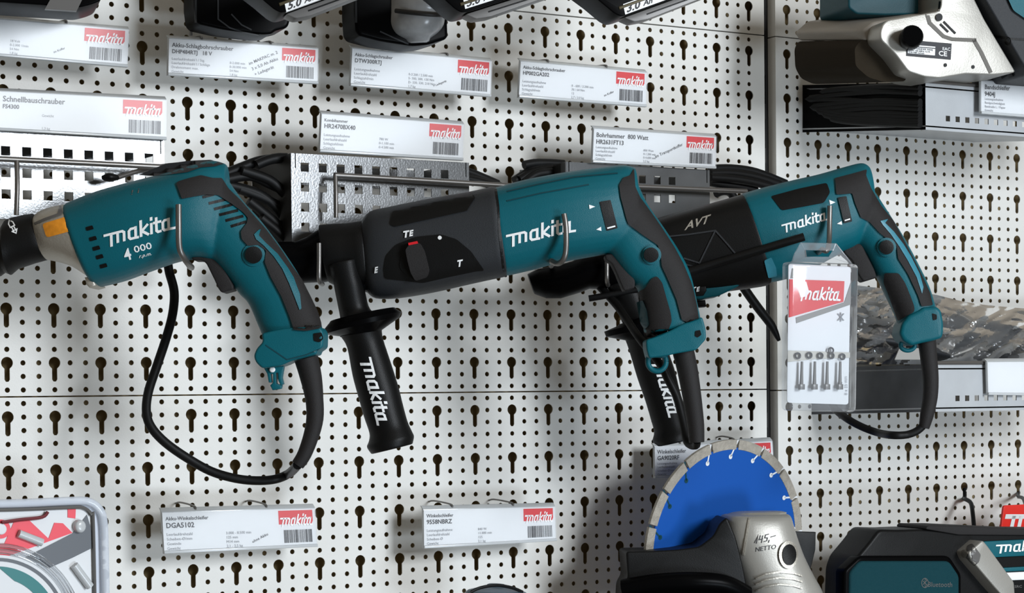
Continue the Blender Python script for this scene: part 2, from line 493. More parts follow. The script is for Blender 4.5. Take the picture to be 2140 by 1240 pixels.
def square_sheet(pl_d, corners, hole0, pitch, ncol, nrow, hs=.0042, skip=()):
    """zinc front plate parallel to the wall with square punched holes"""
    tl, tr, br, bl = [P(x, y, pl_d) for x, y in corners]
    h0 = P(*hole0, pl_d)
    bm = bmesh.new()
    x0, x1 = tl.x, tr.x; z1, z0 = tl.z, bl.z
    SQ = [(hs, -hs), (hs, 0), (hs, hs), (0, hs), (-hs, hs), (-hs, 0), (-hs, -hs), (0, -hs)]
    def T(x, z, d): return Vector((x, -pl_d + d, z))
    xs = h0.x - pitch / 2; zs = h0.z + pitch / 2
    for r in range(nrow):
        for c in range(ncol):
            cx, cz = h0.x + c * pitch, h0.z - r * pitch
            if (r, c) in skip or cx + pitch / 2 > x1 + 1e-5 or cz - pitch / 2 < z0 - 1e-5:
                a0, a1, b0, b1 = cx - pitch / 2, min(cx + pitch / 2, x1), max(cz - pitch / 2, z0), cz + pitch / 2
                if a1 > a0 and b1 > b0: bm.faces.new([bm.verts.new(T(*q, 0)) for q in ((a0, b0), (a1, b0), (a1, b1), (a0, b1))])
            else: star_cell(bm, cx, cz, pitch / 2, pitch / 2, -pitch / 2, SQ, (0, 0), T, .0012)
    xe = min(xs + ncol * pitch, x1); ze = max(zs - nrow * pitch, z0)
    for a0, a1, b0, b1 in ((x0, xs, z0, z1), (xe, x1, z0, z1), (xs, xe, zs, z1), (xs, xe, z0, ze)):
        if a1 - a0 > 1e-5 and b1 - b0 > 1e-5: bm.faces.new([bm.verts.new(T(*q, 0)) for q in ((a0, b0), (a1, b0), (a1, b1), (a0, b1))])
    # bent rims
    for (ax, az), (bx, bz) in (((x0, z1), (x1, z1)), ((x0, z0), (x1, z0)), ((x0, z0), (x0, z1)), ((x1, z0), (x1, z1))):
        bm.faces.new([bm.verts.new(T(ax, az, 0)), bm.verts.new(T(bx, bz, 0)), bm.verts.new(T(bx, bz, .008)), bm.verts.new(T(ax, az, .008))])
    bmesh.ops.recalc_face_normals(bm, faces=bm.faces)
    return bm, (x0, x1, z0, z1)
def panel_between(a, b, c, d, th=.001):
    n = (b - a).cross(d - a).normalized()
    return slab([a, b, c, d], n * th)
# ------------------------------------------------------------------ price strips
def lerp2(q, s, t):
    a = q[0] * (1 - s) + q[1] * s; b = q[3] * (1 - s) + q[2] * s
    return a * (1 - t) + b * t
def price_strip(q, d, label, title, model, tw=1.0, title_size=.13, model_size=.12, specs=None, vals=None, slant_txt=None, logo=True, lw=.235, blank=False, group=None, title_x=.022, wire=True, cut=0, slant_at=(.54, .56), slant_sz=.085):
    """q: pixel corners TL TR BR BL of the holder; the card sits inside"""
    w = [P(x, y, d) for x, y in q]; nrm = Vector((0, -1, 0))
    root = thing('price_tag', label, 'price tag', (w[0] + w[1] + w[2] + w[3]) / 4, 'price tags hung on the pegboard')
    ht = (w[0] - w[3]).length; wd_ = (w[1] - w[0]).length; ar = wd_ / ht
    def L(s, t, n=0): return lerp2(w, s, t) + nrm * n
    # holder: clear-grey profile with bent top and bottom lips
    fr = slab([L(0, 0), L(1, 0), L(1, 1), L(0, 1)], Vector((0, .0025, 0)), .0006, 2)
    lipb = slab([L(0, .93, .0022), L(1, .93, .0022), L(1, 1.0, .0022), L(0, 1.0, .0022)], Vector((0, .0022, 0)), .0006, 2)
    lipt = slab([L(0, -.075, -.004), L(1, -.075, -.004), L(1, .015, .0004), L(0, .015, .0004)], Vector((0, .002, 0)), 0)
    mk('holder', join(fr, lipb, lipt), M_HOLD, root)
    cm = .012 / ar * 1
    card = slab([L(cm, .035, .0007), L(1 - cm, .035, .0007), L(1 - cm, .925, .0007), L(cm, .925, .0007)], Vector((0, .0006, 0)), 0)
    mk('card', card, M_CARD, root)
    mk('clear_cover', slab([L(cm, .02, .0022), L(1 - cm, .02, .0022), L(1 - cm, .925, .0022), L(cm, .925, .0022)], Vector((0, .0004, 0)), 0), film('cover_film', .18, .30, (.98, .98, .98), .02), root, smooth=False)
    def uvbm(bm, n=.001):
        for v in bm.verts: v.co = L(v.co.x, v.co.y, n)
        return bm
    def txt(s, x, y, size, m, name, bold=.0, rot=0, sx=1.0):
        c, sn = cos(radians(rot)), sin(radians(rot))
        # lettering in strip units: t runs down, height 1 = strip height
        bm = text_px(s, (x, y), (size * c * sx / ar, -size * sn * sx), (-size * sn / ar, -size * c), bold)
        return mk(name, uvbm(bm), m, root, smooth=False)
    if not blank:
        if title: txt(title, title_x, .14 + title_size * .8, title_size * 1.22, M_INK, 'title_lettering', .012, sx=tw)
        if model: txt(model, title_x, .165 + title_size + model_size * .95, model_size * 1.22, M_INK, 'model_lettering', .018, sx=tw)
        bms = []
        for i, s in enumerate(specs or ['Leistungsaufnahme', 'Leerlaufdrehzahl', 'Bohrleistung', 'Gewicht']):
            bms.append(text_px(s, (title_x, .585 + .11 * i), (.098 / ar, 0), (0, -.098)))
        for i, s in enumerate(vals or ['800 Watt', '0-1.200 1/min', '0-4.600', '2,9 kg']):
            bms.append(text_px(s, (.40, .60 + .105 * i), (.092 / ar, 0), (0, -.092)))
        mk('value_lettering', uvbm(join(*bms)), M_GINK, root, smooth=False)
        if slant_txt:
            bms = [text_px(s, (slant_at[0] + .02 * i, slant_at[1] + .14 * i), (slant_sz * .95 / ar, -slant_sz * .42), (-slant_sz * .4 / ar, -slant_sz * .9), .004) for i, s in enumerate(slant_txt)]
            mk('slanted_lettering', uvbm(join(*bms)), M_INK, root, smooth=False)
        if logo:
            x0, x1 = .985 - lw, .978
            fl = slab([L(x0, .07, .0009), L(x1, .07, .0009), L(x1, .345, .0009), L(x1 - .01, .41, .0009), L(x0, .41, .0009)], Vector((0, .0005, 0)), 0)
            lp = mk('logo_panel', fl, M_RED, root)
            bx = (x1 - x0) / 6.4
            lg = strokes(LOGO, .26, (x0 + bx * .42, .43), (bx * .94, 0), (bx * .3, -.165))
            mk('logo_lettering', uvbm(lg, .0013), M_WHITE, root, smooth=False)
            wl_ = poly_bm([L(x0, .42, .0011), L(x1, .42, .0011), L(x1, .50, .0011), L(x0, .50, .0011)])
            rb = random.Random(len(title or '') + len(model)); bms = []; x = x0 + .03
            bm = bmesh.new()
            while x < x1 - .012:
                k = rb.choice((.0022, .0035, .006)); 
                bm.faces.new([bm.verts.new((a, b, 0)) for a, b in ((x, .55), (x + k, .55), (x + k, .87), (x, .87))]); x += k + rb.choice((.002, .0028, .005))
            wl_.free()
            mk('barcode', uvbm(bm), M_INK, root, smooth=False)
    # wire clips that hook the strip into the holes
    if wire:
        for s in (.22, .68):
            a = L(s, -.02, -.001); b = Vector((a.x, .002, a.z + .003))
            mk('wire_hook', tube([a, a + Vector((0, .004, .003)), b + Vector((0, -.012, .002)), b], .0009, 8, 4), M_WIRE, root)
    return root
AK = 'Akku-Schlagschrauber'
SP = ['Leistungsaufnahme', 'Leerlaufdrehzahl', 'Schlagzahl/min', 'Gewicht']
price_strip([(-150, 26), (270, 60), (266, 141), (-155, 105)], .05, 'white price tag cut by the left edge, under the black tool foot', 'Akku-Bohrschrauber', 'DDF484RTJ', lw=.215, vals=['18 Volt', '0-2.000 1/min', '54 Nm', '1,8 kg'], slant_txt=['im Koffer'], slant_at=(.62, .8))
price_strip([(352, 78), (665, 100), (664, 176), (350, 158)], .05, 'white price tag with slanted print, hanging under the left black holster', 'Akku-Schlagbohrschrauber', 'DHP484RTJ   18 V', title_size=.13, specs=['Leerlaufdrehzahl I / Stg.', 'Leerlaufdrehzahl I / Schläge', 'Drehmoment max.', 'Gewicht'], vals=['0-2.000 min', '0-30.000 min', '54 Nm', '1,8 kg'], slant_txt=['im MAKPAC m. 2', '3 x 5,0 Ah Akku', '+ Ladegerät'], slant_at=(.53, .60), slant_sz=.12)
price_strip([(735, 99), (1028, 126), (1025, 203), (731, 180)], .05, 'white price tag hanging under the holster with the grey cup', AK, 'DTW300RTJ', title_size=.10, specs=SP, vals=['0-3.200 / 2.500 min', 'S- 300, 300, 130 Nm', 'D- 330, 330, 210 Nm', '1,7 kg'], slant_txt=['+ Ladegerät'], slant_at=(.58, .86))
price_strip([(1087, 126), (1352, 150), (1350, 224), (1083, 204)], .05, 'white price tag alone under the long horizontal seam, topmost in its column', 'Akku-Schlagbohrschrauber', 'HP002GA202', title_size=.10, specs=SP, vals=['0 - 600 / 2.200 min', '70 / 64 Nm', '13', '2,7 / 3,0 kg'], slant_txt=['im Koffer'], slant_at=(.66, .80))
price_strip([(-95, 184), (348, 207), (347, 293), (-98, 268)], .055, 'glaring white price tag mounted on the bright perforated plate at left', 'Schnellbauschrauber', 'FS4300', title_size=.16, title_x=.218, lw=.20, specs=[' ', ' ', ' ', ' '], vals=['Gewicht', '', '', '1,3 kg'], wire=False)
price_strip([(671, 236), (970, 258), (967, 336), (667, 318)], .095, 'white price tag on the middle perforated plate, above the large hammer drill', 'Kombihammer', 'HR2470BX40', title_size=.09, model_size=.13, specs=['Leistungsaufnahme', 'Leerlaufdrehzahl', 'Schlagzahl/min', 'Gewicht'], vals=['780 W', '0-1.100 min', '0-4.500 min', ''], wire=False)
price_strip([(1240, 267), (1497, 284), (1495, 353), (1237, 340)], .095, 'white price tag with bold dark title, beside the dark upright', 'Bohrhammer  800 Watt', 'HR2631FT13', title_size=.15, model_size=.145, specs=SP, vals=['800 Watt', '0-1.200 min', '0-4.600 min', '3,2 kg'], slant_txt=['im Transportkoffer'], slant_at=(.50, .78), slant_sz=.13, wire=False)
price_strip([(2049, 167), (2400, 186), (2400, 266), (2049, 238)], .215, 'white price tag on the metal shelf under the belt sander', 'Bandschleifer', '9404J', title_size=.155, model_size=.155, title_x=.02, specs=['Leistungsaufnahme', 'Bandgeschwindigkeit', 'Bandmaße L. / Papier', 'Gewicht'], vals=['1.200 Watt', '210 - 440 m', '100 x 610', '4,7 kg'], wire=False)
price_strip([(337, 1069), (658, 1060), (663, 1143), (342, 1158)], .05, 'white price tag low on the wall, below the drill with the cable loop', 'Akku-Winkelschleifer', 'DGA5102', title_size=.10, model_size=.14, specs=['Leerlaufdrehzahl', 'Scheiben-Ø/mm', 'Gewinde', 'Gewicht'], vals=['3.000 - 8.500 min', '125 mm', 'M14 mm', '2,1 - 2,5 kg'], slant_txt=['ohne Akku'], slant_at=(.57, .84), slant_sz=.10)
price_strip([(884, 1064), (1160, 1057), (1162, 1131), (885, 1147)], .05, 'white price tag low on the wall, below the black side handle', 'Winkelschleifer', '9558NBRZ', title_size=.10, model_size=.13, specs=['Leistungsaufnahme', 'Leerlaufdrehzahl', 'Scheiben-Ø', 'Gewicht'], vals=['840 W', '11.000 min', '125', '2,1 kg'])
price_strip([(1367, 932), (1614, 920), (1618, 993), (1367, 1000)], .035, 'white price tag half hidden behind the blue cutting disc', 'Winkelschleifer', 'GA9020RF', title_size=.14, model_size=.15, specs=['Leistungsaufnahme', 'Leerlaufdrehzahl', 'Scheiben-Ø/mm', 'Gewicht'], vals=['2.200 W', '6.600 min', '230', '5,8 kg'])

# ------------------------------------------------------------------ perforated plates with their side panels
def plate(label, d, corners, h0, pitch, nc, nr, skip=(), side=None, extra=None, hs=.0042):
    root = thing('perforated_bracket', label, 'bracket', P(*corners[0], d), 'perforated metal tool brackets')
    bm, e = square_sheet(d, corners, h0, pitch, nc, nr, hs, skip)
    mk('front_plate', bm, M_ZINC, root, smooth=False)
    if side:
        (bt, bb) = side   # back top, back bottom pixels on the wall
        a = Vector((e[0], -d, e[3])); b = Vector((e[0], -d, e[2]))
        A = P(*bt, .002); B = P(*bb, .002); B.z = min(B.z, A.z - .02)
        mk('side_panel', panel_between(A, a, b, B), M_POST, root, smooth=False)  # zinc side drawn in near-black: its shade is put into the colour
    # back flange on the wall
    bk = slab([Vector((e[0], -.002, e[3])), Vector((e[1], -.002, e[3])), Vector((e[1], -.002, e[3] - .02)), Vector((e[0], -.002, e[3] - .02))], Vector((0, .0015, 0)))
    mk('back_flange', bk, M_ZINC, root, smooth=False)
    for x in (e[0] + .004, e[1] - .004):
        bmr = slab([Vector((x, -d, e[3])), Vector((x, -.001, e[3])), Vector((x, -.001, e[3] - .014)), Vector((x, -d, e[3] - .014))], Vector((.001, 0, 0)))
        mk('arm', bmr, M_ZINC, root, smooth=False)
    return root
plate('bright perforated steel plate behind the leftmost drill', .05, [(-60, 268), (343, 290), (343, 470), (-60, 455)], (-33, 313), .0193, 9, 5)
plate('grey perforated steel plate between the left drill and the large hammer drill', .089, [(608, 320), (980, 345), (982, 520), (608, 512)], (636.8, 349.5), .01888, 9, 4, side=((527, 356), (527, 540)))
plate('grey perforated steel plate between the large hammer drill and the dark upright', .089, [(1181, 338), (1483, 356), (1484, 470), (1181, 462)], (1247, 370), .01888, 6, 2, side=((1092, 376), (1092, 470)))
# two deep shelves on the right bay
def deep_shelf(label, d, corners, h0, pitch, nc, nr, side_px, top_back, hs=.0042, sm=None):
    root = thing('metal_shelf', label, 'shelf', P(*corners[0], d), 'deep metal shelves of the right bay')
    bm, e = square_sheet(d, corners, h0, pitch, nc, nr, hs)
    mk('front_plate', bm, M_SHELF, root, smooth=False)
    a, b = Vector((e[0], -d, e[3])), Vector((e[0], -d, e[2]))
    A, B = P(*side_px[0], -.002), P(*side_px[1], -.002)
    mk('side_panel', panel_between(A, a, b, B), sm or M_BLKG, root, smooth=False)  # steel side coloured dark to carry the shade lying on it
    c = Vector((e[1], -d, e[3])); dd = Vector((e[1], A.y, A.z))
    mk('deck', slab([A + Vector((0, 0, -.004)), dd + Vector((0, 0, -.004)), c + Vector((0, 0, -.004)), a + Vector((0, 0, -.004))], Vector((0, 0, -.0015))), M_SHELF, root, smooth=False)
    bd = Vector((e[1], B.y, B.z))
    mk('underside', slab([B + Vector((0, 0, .003)), bd + Vector((0, 0, .003)), Vector((e[1], -d, e[2])) + Vector((0, 0, .003)), b + Vector((0, 0, .003))], Vector((0, 0, .0015))), M_SHELF, root, smooth=False)
    rim = tube([a + Vector((0, 0, .0015)), (a + c) / 2 + Vector((0, 0, .0015)), c + Vector((0, 0, .0015))], .0022, 8, 1)
    mk('front_rim', rim, M_WIRE, root)
    return root, e
deep_shelf('deep steel shelf under the belt sander, upper one on the right', .205, [(1934, 172), (2300, 176), (2300, 295), (1934, 271)], (1981, 248), .0139, 14, 1, ((1665, 178), (1665, 277)), None, .0030)
deep_shelf('deep steel shelf under the plastic bag, lower one on the right', .205, [(1955, 762), (2300, 756), (2300, 868), (1955, 861)], (2001, 833), .0139, 14, 1, ((1684, 770), (1684, 867)), None, .0030, mat('dark_glossy_steel', (.10, .105, .115), .22, .5, .5, 0, 1, .6, 14))
for (dx, ys, lab) in ((0, (186, 196, 205, 232, 244, 256, 266), 'black power cable coiled against the side of the upper shelf'),):
    pts = []
    def SD(px, py):   # on the side panel
        t = (px - 1665) / 269.0; return P(px, py, .002 + .203 * t) + Vector((-.004, -.003, 0))
    bms = []
    for k, (y0, ym, y1, xs) in enumerate(((214, 217, 240, 1700), (222, 224, 247, 1712), (230, 232, 252, 1725), (240, 240, 257, 1740), (196, 200, 212, 1690), (186, 186, 190, 1720))):
        bms.append(tube([SD(1925, y0), SD(1850, y0 - 3), SD(1770, y0 + 2), SD(xs, ym + 8), SD(1770, y1 - 2), SD(1850, y1 + 3), SD(1925, y1 + 5)], .0035, 10, 5))
    o = mk('coiled_cable', join(*bms), M_CAB); o['label'] = lab; o['category'] = 'cable'
# blank bluish card on the lower shelf
price_strip([(2062, 755), (2400, 752), (2400, 830), (2064, 826)], .212, 'blank pale blue price tag on the lower right shelf', '', '', blank=True, wire=False)
CUT1 = ((430, 545), (470, 345)); CUT2 = ((1270, 535), (1345, 400)); CUT3 = ((1790, 520), (1830, 400))
# ------------------------------------------------------------------ the three corded machines
def hexsym(org, s, rot):
    c, sn = cos(rot), sin(rot)
    ex = (s * c, s * sn); ey = (s * sn, -s * c)
    return strokes([[(.0, 0), (.35, .25), (.75, .25), (.75, -.25), (.35, -.25), (0, 0)], [(.75, .12), (1.3, .12)], [(.75, -.12), (1.3, -.12)], [(1.2, -.3), (1.55, 0), (1.2, .3), (1.2, -.3)]], .12, org, ex, ey)

# ======== drill 1
p1 = Plane(340, 490, .19, YAW)
D1 = thing('drywall_screwdriver', 'teal corded screwdriver with orange sticker on its grey metal nose, hanging leftmost', 'power tool', p1.pt(340, 490), 'corded power tools on wire hooks')
_b = loft(p1, [((142, 426), (209, 600), .038, 0, 2.6), ((203, 402), (258, 588), .040, 0, 2.6), ((270, 383), (315, 567), .041, 0, 2.6), ((345, 364), (375, 547), .040, 0, 2.5), ((400, 347), (420, 543), .037, 0, 2.4), ((443, 336), (452, 548), .031, 0, 2.3), ((470, 342), (472, 520), .024, 0, 2.2)], cap=.10)
_h = loft(p1, [((408, 500), (474, 372), .026, 0, 2.2), ((430, 532), (508, 420), .026, 0, 2.3), ((462, 566), (545, 461), .024, 0, 2.3), ((486, 596), (585, 514), .021, 0, 2.4), ((503, 618), (618, 563), .020, 0, 2.4), ((520, 636), (645, 611), .019, 0, 2.4), ((540, 682), (666, 660), .019, 0, 2.4), ((553, 712), (676, 694), .020, 0, 2.4)], cap=.1)
_f = fuse([_b, _h])
_c = p1.pt(*CUT1[0]); _n = (p1.pt(*CUT1[1]) - _c).cross(p1.n).normalized()
_x, _y = split_bm(_f, _c, _n)
if sum(v.co.x for v in _x.verts) / len(_x.verts) > sum(v.co.x for v in _y.verts) / len(_y.verts): _x, _y = _y, _x
body1 = mk('motor_housing', _x, M_TEAL, D1, sharp=180)
hand1 = mk('handle', _y, M_TEAL, D1, sharp=180)
base1 = mk('handle_base', prism(p1, [(553, 699), (575, 693), (600, 688), (673, 684), (681, 696), (680, 727), (668, 735), (666, 742), (619, 754), (592, 766), (554, 771), (541, 758), (537, 745), (543, 730), (556, 716)], .024, -.024, .008, 6, 4), M_TEAL, D1)
t1 = bvh([body1, hand1, base1])
nose1 = mk('metal_nose', loft(p1, [((70, 458), (102, 544), .022, 0, 2.2), ((82, 444), (126, 549), .028, 0, 2.2), ((112, 433), (156, 560), .033, 0, 2.4), ((140, 428), (196, 586), .036, 0, 2.5)], cap=.08), M_ALU, D1)
mk('nose_foot', prism(p1, [(186, 582), (203, 583), (211, 600), (196, 604), (190, 598)], .02, -.02, .002), M_ALU, D1)
tn = bvh([nose1])
mk('orange_sticker', decal([(88, 468), (147, 450), (155, 481), (97, 497)], tn, p1, .0006, 8, 6), M_ORNG, D1, label='orange paper sticker')
mk('nose_rib', decal([(70, 466), (92, 456), (120, 446), (124, 430), (128, 430), (131, 444), (128, 449), (96, 460), (72, 470)], tn, p1, .001, 8), M_GREYS, D1)
sl = mk('locating_sleeve', loft(p1, [((-60, 500), (-52, 590), .018, 0, 2), ((-10, 484), (0, 578), .020, 0, 2), ((3, 478), (10, 570), .023, 0, 2), ((14, 460), (22, 575), .027, 0, 2), ((26, 455), (36, 563), .026, 0, 2), ((52, 449), (72, 551), .0245, 0, 2), ((68, 447), (98, 544), .023, 0, 2)], cap=.05, smooth=False, sub=2), M_BLK, D1)
mk('direction_symbol', lay(hexsym((19, 460), 20, radians(62)), bvh([sl]), p1, .0005), M_WHITE, D1, smooth=False)
mk('front_collar', loft(p1, [((-90, 512), (-85, 590), .016, 0, 2), ((-30, 492), (-22, 578), .021, 0, 2)], cap=.1), M_BLK, D1)
rub1 = mk('rubber_grip', decal([(368, 383), (380, 416), (405, 411), (430, 407), (456, 408), (484, 426), (507, 443), (518, 455), (516, 466), (503, 484), (505, 500), (518, 514), (540, 512), (556, 524), (553, 548), (566, 580), (588, 620), (605, 662), (614, 690), (640, 692), (672, 686), (672, 676), (664, 650), (648, 617), (630, 582), (610, 555), (584, 516), (557, 480), (527, 446), (503, 418), (478, 394), (464, 372), (445, 372), (420, 366), (395, 372), (375, 378)], t1, p1, .0020, 4, 3), M_RUB, D1)
mk('back_stripe', decal([(531, 490), (540, 481), (545, 479), (541, 492), (556, 508), (580, 530), (602, 560), (614, 580), (620, 597), (627, 615), (630, 645), (626, 648), (616, 622), (604, 592), (590, 562), (572, 536), (552, 514), (535, 500)], bvh([rub1]), p1, .001, 8), M_TEAL, D1)
mk('top_ridge', decal([(290, 366), (322, 352), (345, 343), (395, 336), (440, 334), (468, 342), (450, 348), (420, 350), (392, 360), (345, 366), (320, 368)], t1, p1, .001, 8, 2), M_GREYP, D1)
for i, (a, b) in enumerate((((425, 412), (445, 407)), ((438, 425), (472, 417)), ((449, 437), (484, 428)), ((460, 449), (496, 440)), ((473, 461), (507, 452)), ((484, 473), (513, 464)))):
    mk('vent_slot', lay(strokes([[a, b]], 6, (0, 0), (1, 0), (0, 1)), t1, p1, .0003, .002), M_BLK, D1, smooth=False)
for (x, y) in ((187, 477), (194, 499), (201, 519), (208, 537), (216, 556)):
    mk('front_vent', decal([(x - 8, y - 2), (x + 6, y - 6), (x + 9, y + 2), (x - 6, y + 6)], t1, p1, .0006, 0, 2), M_BLK, D1)
d1 = Vector((133, -34)).normalized()
mk('logo_lettering', lay(logo_px((228, 511), d1, 20, 23.0), t1, p1, .0007), M_WHITE, D1, smooth=False)
up1 = (d1.y, -d1.x)
mk('model_lettering', lay(join(text_px('4', (262, 545), (d1.x * 30, d1.y * 30), (-d1.y * -34, -d1.x * 34), .02), text_px('000', (281, 529), (d1.x * 26, d1.y * 26), (d1.y * -20 * -1, -d1.x * 20), .012), text_px('r.p.m.', (290, 540), (d1.x * 12, d1.y * 12), (d1.y * 0 + 2, -11), .01)), t1, p1, .0007), M_WHITE, D1, smooth=False)
mk('warning_lettering', lay(text_px('! i', (272, 408), (d1.x * 26, d1.y * 26), (3, -15)), t1, p1, .0005), M_GREYS, D1, smooth=False)
mk('button_ring', decal(circle(530, 533, 24), t1, p1, .0012, 8), M_TEAL, D1)
mk('lock_button', decal(circle(530, 533, 18), t1, p1, .0035, 8), M_BLK, D1)
mk('trigger', prism(p1, [(404, 520), (430, 519), (452, 532), (466, 553), (480, 577), (492, 599), (492, 607), (467, 614), (460, 604), (452, 586), (435, 552), (425, 546), (406, 546)], .013, -.013, .004, 5), M_RUB, D1)
mk('screw_recess', decal([(655, 697), (672, 695), (676, 708), (668, 716), (656, 713)], t1, p1, .0007, 0, 3), M_BLK, D1)
mk('base_seam', lay(strokes([[(556, 722), (600, 752), (640, 742), (668, 730)]], 2.5, (0, 0), (1, 0), (0, 1)), t1, p1, .0004), M_TEALD, D1, smooth=False)
mk('hook_lug', prism(p1, [(552, 768), (594, 766), (590, 790), (593, 803), (588, 806), (583, 796), (582, 780), (578, 780), (579, 802), (590, 806), (588, 813), (571, 816), (566, 806), (572, 800), (572, 782), (567, 782), (569, 800), (563, 800), (560, 782)], .006, -.006, .0015), M_TEAL, D1)
mk('lug_pin', prism(p1, circle(571, 773, 6), .0085, .004, .001), M_WHITE, D1)
g1 = [(640, 750), (650, 790), (657, 835), (658, 875), (650, 912), (636, 950), (622, 972)]
mk('cable_guard', tube([p1.pt(x, y) for x, y in g1], [.0105, .0095, .0078, .0075, .0068, .0062, .0056], 14, 4), M_RUB, D1)
c1 = [(622, 972), (604, 990), (575, 1002), (535, 1005), (490, 1000), (440, 985), (390, 957), (345, 925), (316, 893), (306, 862), (310, 820), (328, 765), (348, 705), (361, 655), (364, 610), (354, 570), (350, 545)]
c1w = [p1.pt(x, y, -.0 - .05 * min(1, i / 10)) for i, (x, y) in enumerate(c1)]
c1w = [p1.pt(*c1[0])] + [P(x, y, .16 - .05 * min(1, i / 12)) for i, (x, y) in enumerate(c1[1:], 1)]
mk('power_cable', tube(c1w, .0042, 12, 5), M_CAB, D1)
bms = []
for k, q in enumerate(([(450, 372), (500, 352), (545, 336), (600, 330)], [(460, 378), (520, 368), (565, 385), (606, 405)], [(505, 356), (560, 375), (590, 400), (606, 420)], [(470, 385), (540, 405), (580, 440), (606, 485)], [(520, 420), (560, 452), (590, 480), (606, 500)], [(545, 455), (575, 480), (595, 500), (608, 515)], [(500, 395), (545, 412), (585, 432), (606, 440)], [(560, 470), (590, 500), (612, 525), (640, 540)], [(535, 345), (560, 335), (585, 330), (606, 332)])):
    bms.append(tube([P(x, y, .060 + .004 * (k % 3)) for x, y in q], .0048, 10, 5))
mk('coiled_cable', join(*bms), M_CAB, D1)

# ======== drill 2
p2 = Plane(1050, 490, .20, YAW)
D2 = thing('rotary_hammer', 'large corded teal and charcoal hammer drill with round mode dial, in the middle', 'power tool', p2.pt(1050, 490), 'corded power tools on wire hooks')
gear2 = mk('gear_housing', loft(p2, [((754, 466), (768, 612), .026, 0, 2.4), ((774, 443), (786, 624), .034, 0, 2.7), ((817, 433), (832, 624), .038, 0, 2.8), ((895, 417), (905, 612), .039, 0, 2.8), ((985, 401), (985, 594), .040, 0, 2.7), ((1028, 391), (1055, 579), .041, 0, 2.5)], cap=.12), M_GREYP, D2)
_b = loft(p2, [((1034, 393), (1060, 577), .040, 0, 2.4), ((1090, 378), (1112, 565), .040, 0, 2.4), ((1150, 366), (1165, 551), .040, 0, 2.4), ((1205, 357), (1222, 540), .038, 0, 2.4), ((1258, 350), (1278, 530), .034, 0, 2.3), ((1302, 345), (1318, 520), .028, 0, 2.3), ((1324, 350), (1338, 500), .023, 0, 2.2)], cap=.08)
_h = loft(p2, [((1262, 525), (1328, 372), .026, 0, 2.3), ((1282, 550), (1352, 425), .025, 0, 2.3), ((1306, 580), (1386, 474), .023, 0, 2.4), ((1330, 602), (1420, 526), .021, 0, 2.4), ((1336, 625), (1443, 573), .0205, 0, 2.4), ((1340, 655), (1456, 628), .020, 0, 2.4), ((1345, 695), (1466, 676), .020, 0, 2.4)], cap=.1)
_f = fuse([_b, _h])
_c = p2.pt(*CUT2[0]); _n = (p2.pt(*CUT2[1]) - _c).cross(p2.n).normalized()
_x, _y = split_bm(_f, _c, _n)
if sum(v.co.x for v in _x.verts) / len(_x.verts) > sum(v.co.x for v in _y.verts) / len(_y.verts): _x, _y = _y, _x
body2 = mk('motor_housing', _x, M_TEAL, D2, sharp=180)
hand2 = mk('handle', _y, M_TEAL, D2, sharp=180)
base2 = mk('handle_base', prism(p2, [(1346, 712), (1394, 694), (1420, 680), (1463, 664), (1470, 690), (1471, 710), (1456, 727), (1450, 733), (1405, 741), (1390, 745), (1352, 750), (1347, 730)], .024, -.024, .007, 6, 4), M_TEAL, D2)
t2 = bvh([body2, hand2, base2, gear2])
rub2 = mk('rubber_grip', decal([(1325, 352), (1318, 366), (1303, 371), (1294, 387), (1297, 412), (1304, 438), (1308, 454), (1313, 469), (1344, 492), (1375, 513), (1381, 536), (1383, 557), (1393, 578), (1414, 627), (1425, 669), (1437, 674), (1461, 667), (1457, 640), (1450, 608), (1444, 588), (1428, 550), (1410, 517), (1385, 478), (1362, 445), (1338, 412), (1328, 390)], t2, p2, .0020, 4, 3), M_RUB, D2)
mk('front_grip_rubber', decal([(1373, 577), (1362, 582), (1348, 603), (1333, 610), (1336, 640), (1342, 680), (1348, 711), (1380, 701), (1396, 693), (1404, 672), (1402, 655), (1392, 620), (1384, 591)], t2, p2, .0012, 8, 5), M_RUB, D2)
mk('front_lever', decal([(1330, 632), (1343, 628), (1352, 650), (1356, 680), (1347, 690), (1338, 676)], t2, p2, .0030, 8, 3), M_TEALD, D2)
mk('housing_seam', lay(strokes([[(1036, 396), (1041, 430), (1044, 485), (1052, 560), (1057, 578)]], 5, (0, 0), (1, 0), (0, 1)), t2, p2, .0004), M_BLK, D2, smooth=False)
mk('top_rib', lay(strokes([[(1060, 400), (1130, 384), (1200, 370), (1290, 362)], [(1060, 420), (1130, 404), (1230, 386)]], 3, (0, 0), (1, 0), (0, 1)), t2, p2, .0006), M_TEALD, D2, smooth=False)
mk('top_panel', decal([(820, 441), (988, 405), (994, 414), (972, 430), (978, 440), (825, 474), (815, 469)], t2, p2, .0014, 9, 4), M_BLK, D2)
mk('dial_recess', decal([(802, 562), (807, 534), (828, 511), (869, 495), (921, 490), (954, 500), (985, 526), (1013, 567), (998, 567), (936, 580), (884, 592), (804, 583)], t2, p2, .0010, 9, 6), M_BLK, D2)
mk('mode_dial', decal([(840, 525), (850, 512), (877, 506), (915, 516), (935, 545), (930, 576), (900, 586), (862, 588), (834, 560)], t2, p2, .0018, 9, 8), M_BLK, D2)
mk('dial_knob', decal([(847, 522), (857, 510), (878, 508), (888, 525), (898, 566), (893, 580), (868, 588), (858, 570), (852, 548)], t2, p2, .0085, 9, 5), M_RUB, D2)
mk('dial_mark', decal([(853, 508), (872, 504), (874, 509), (854, 513)], t2, p2, .0093, 0), M_RED, D2)
d2 = Vector((135, -29)).normalized()
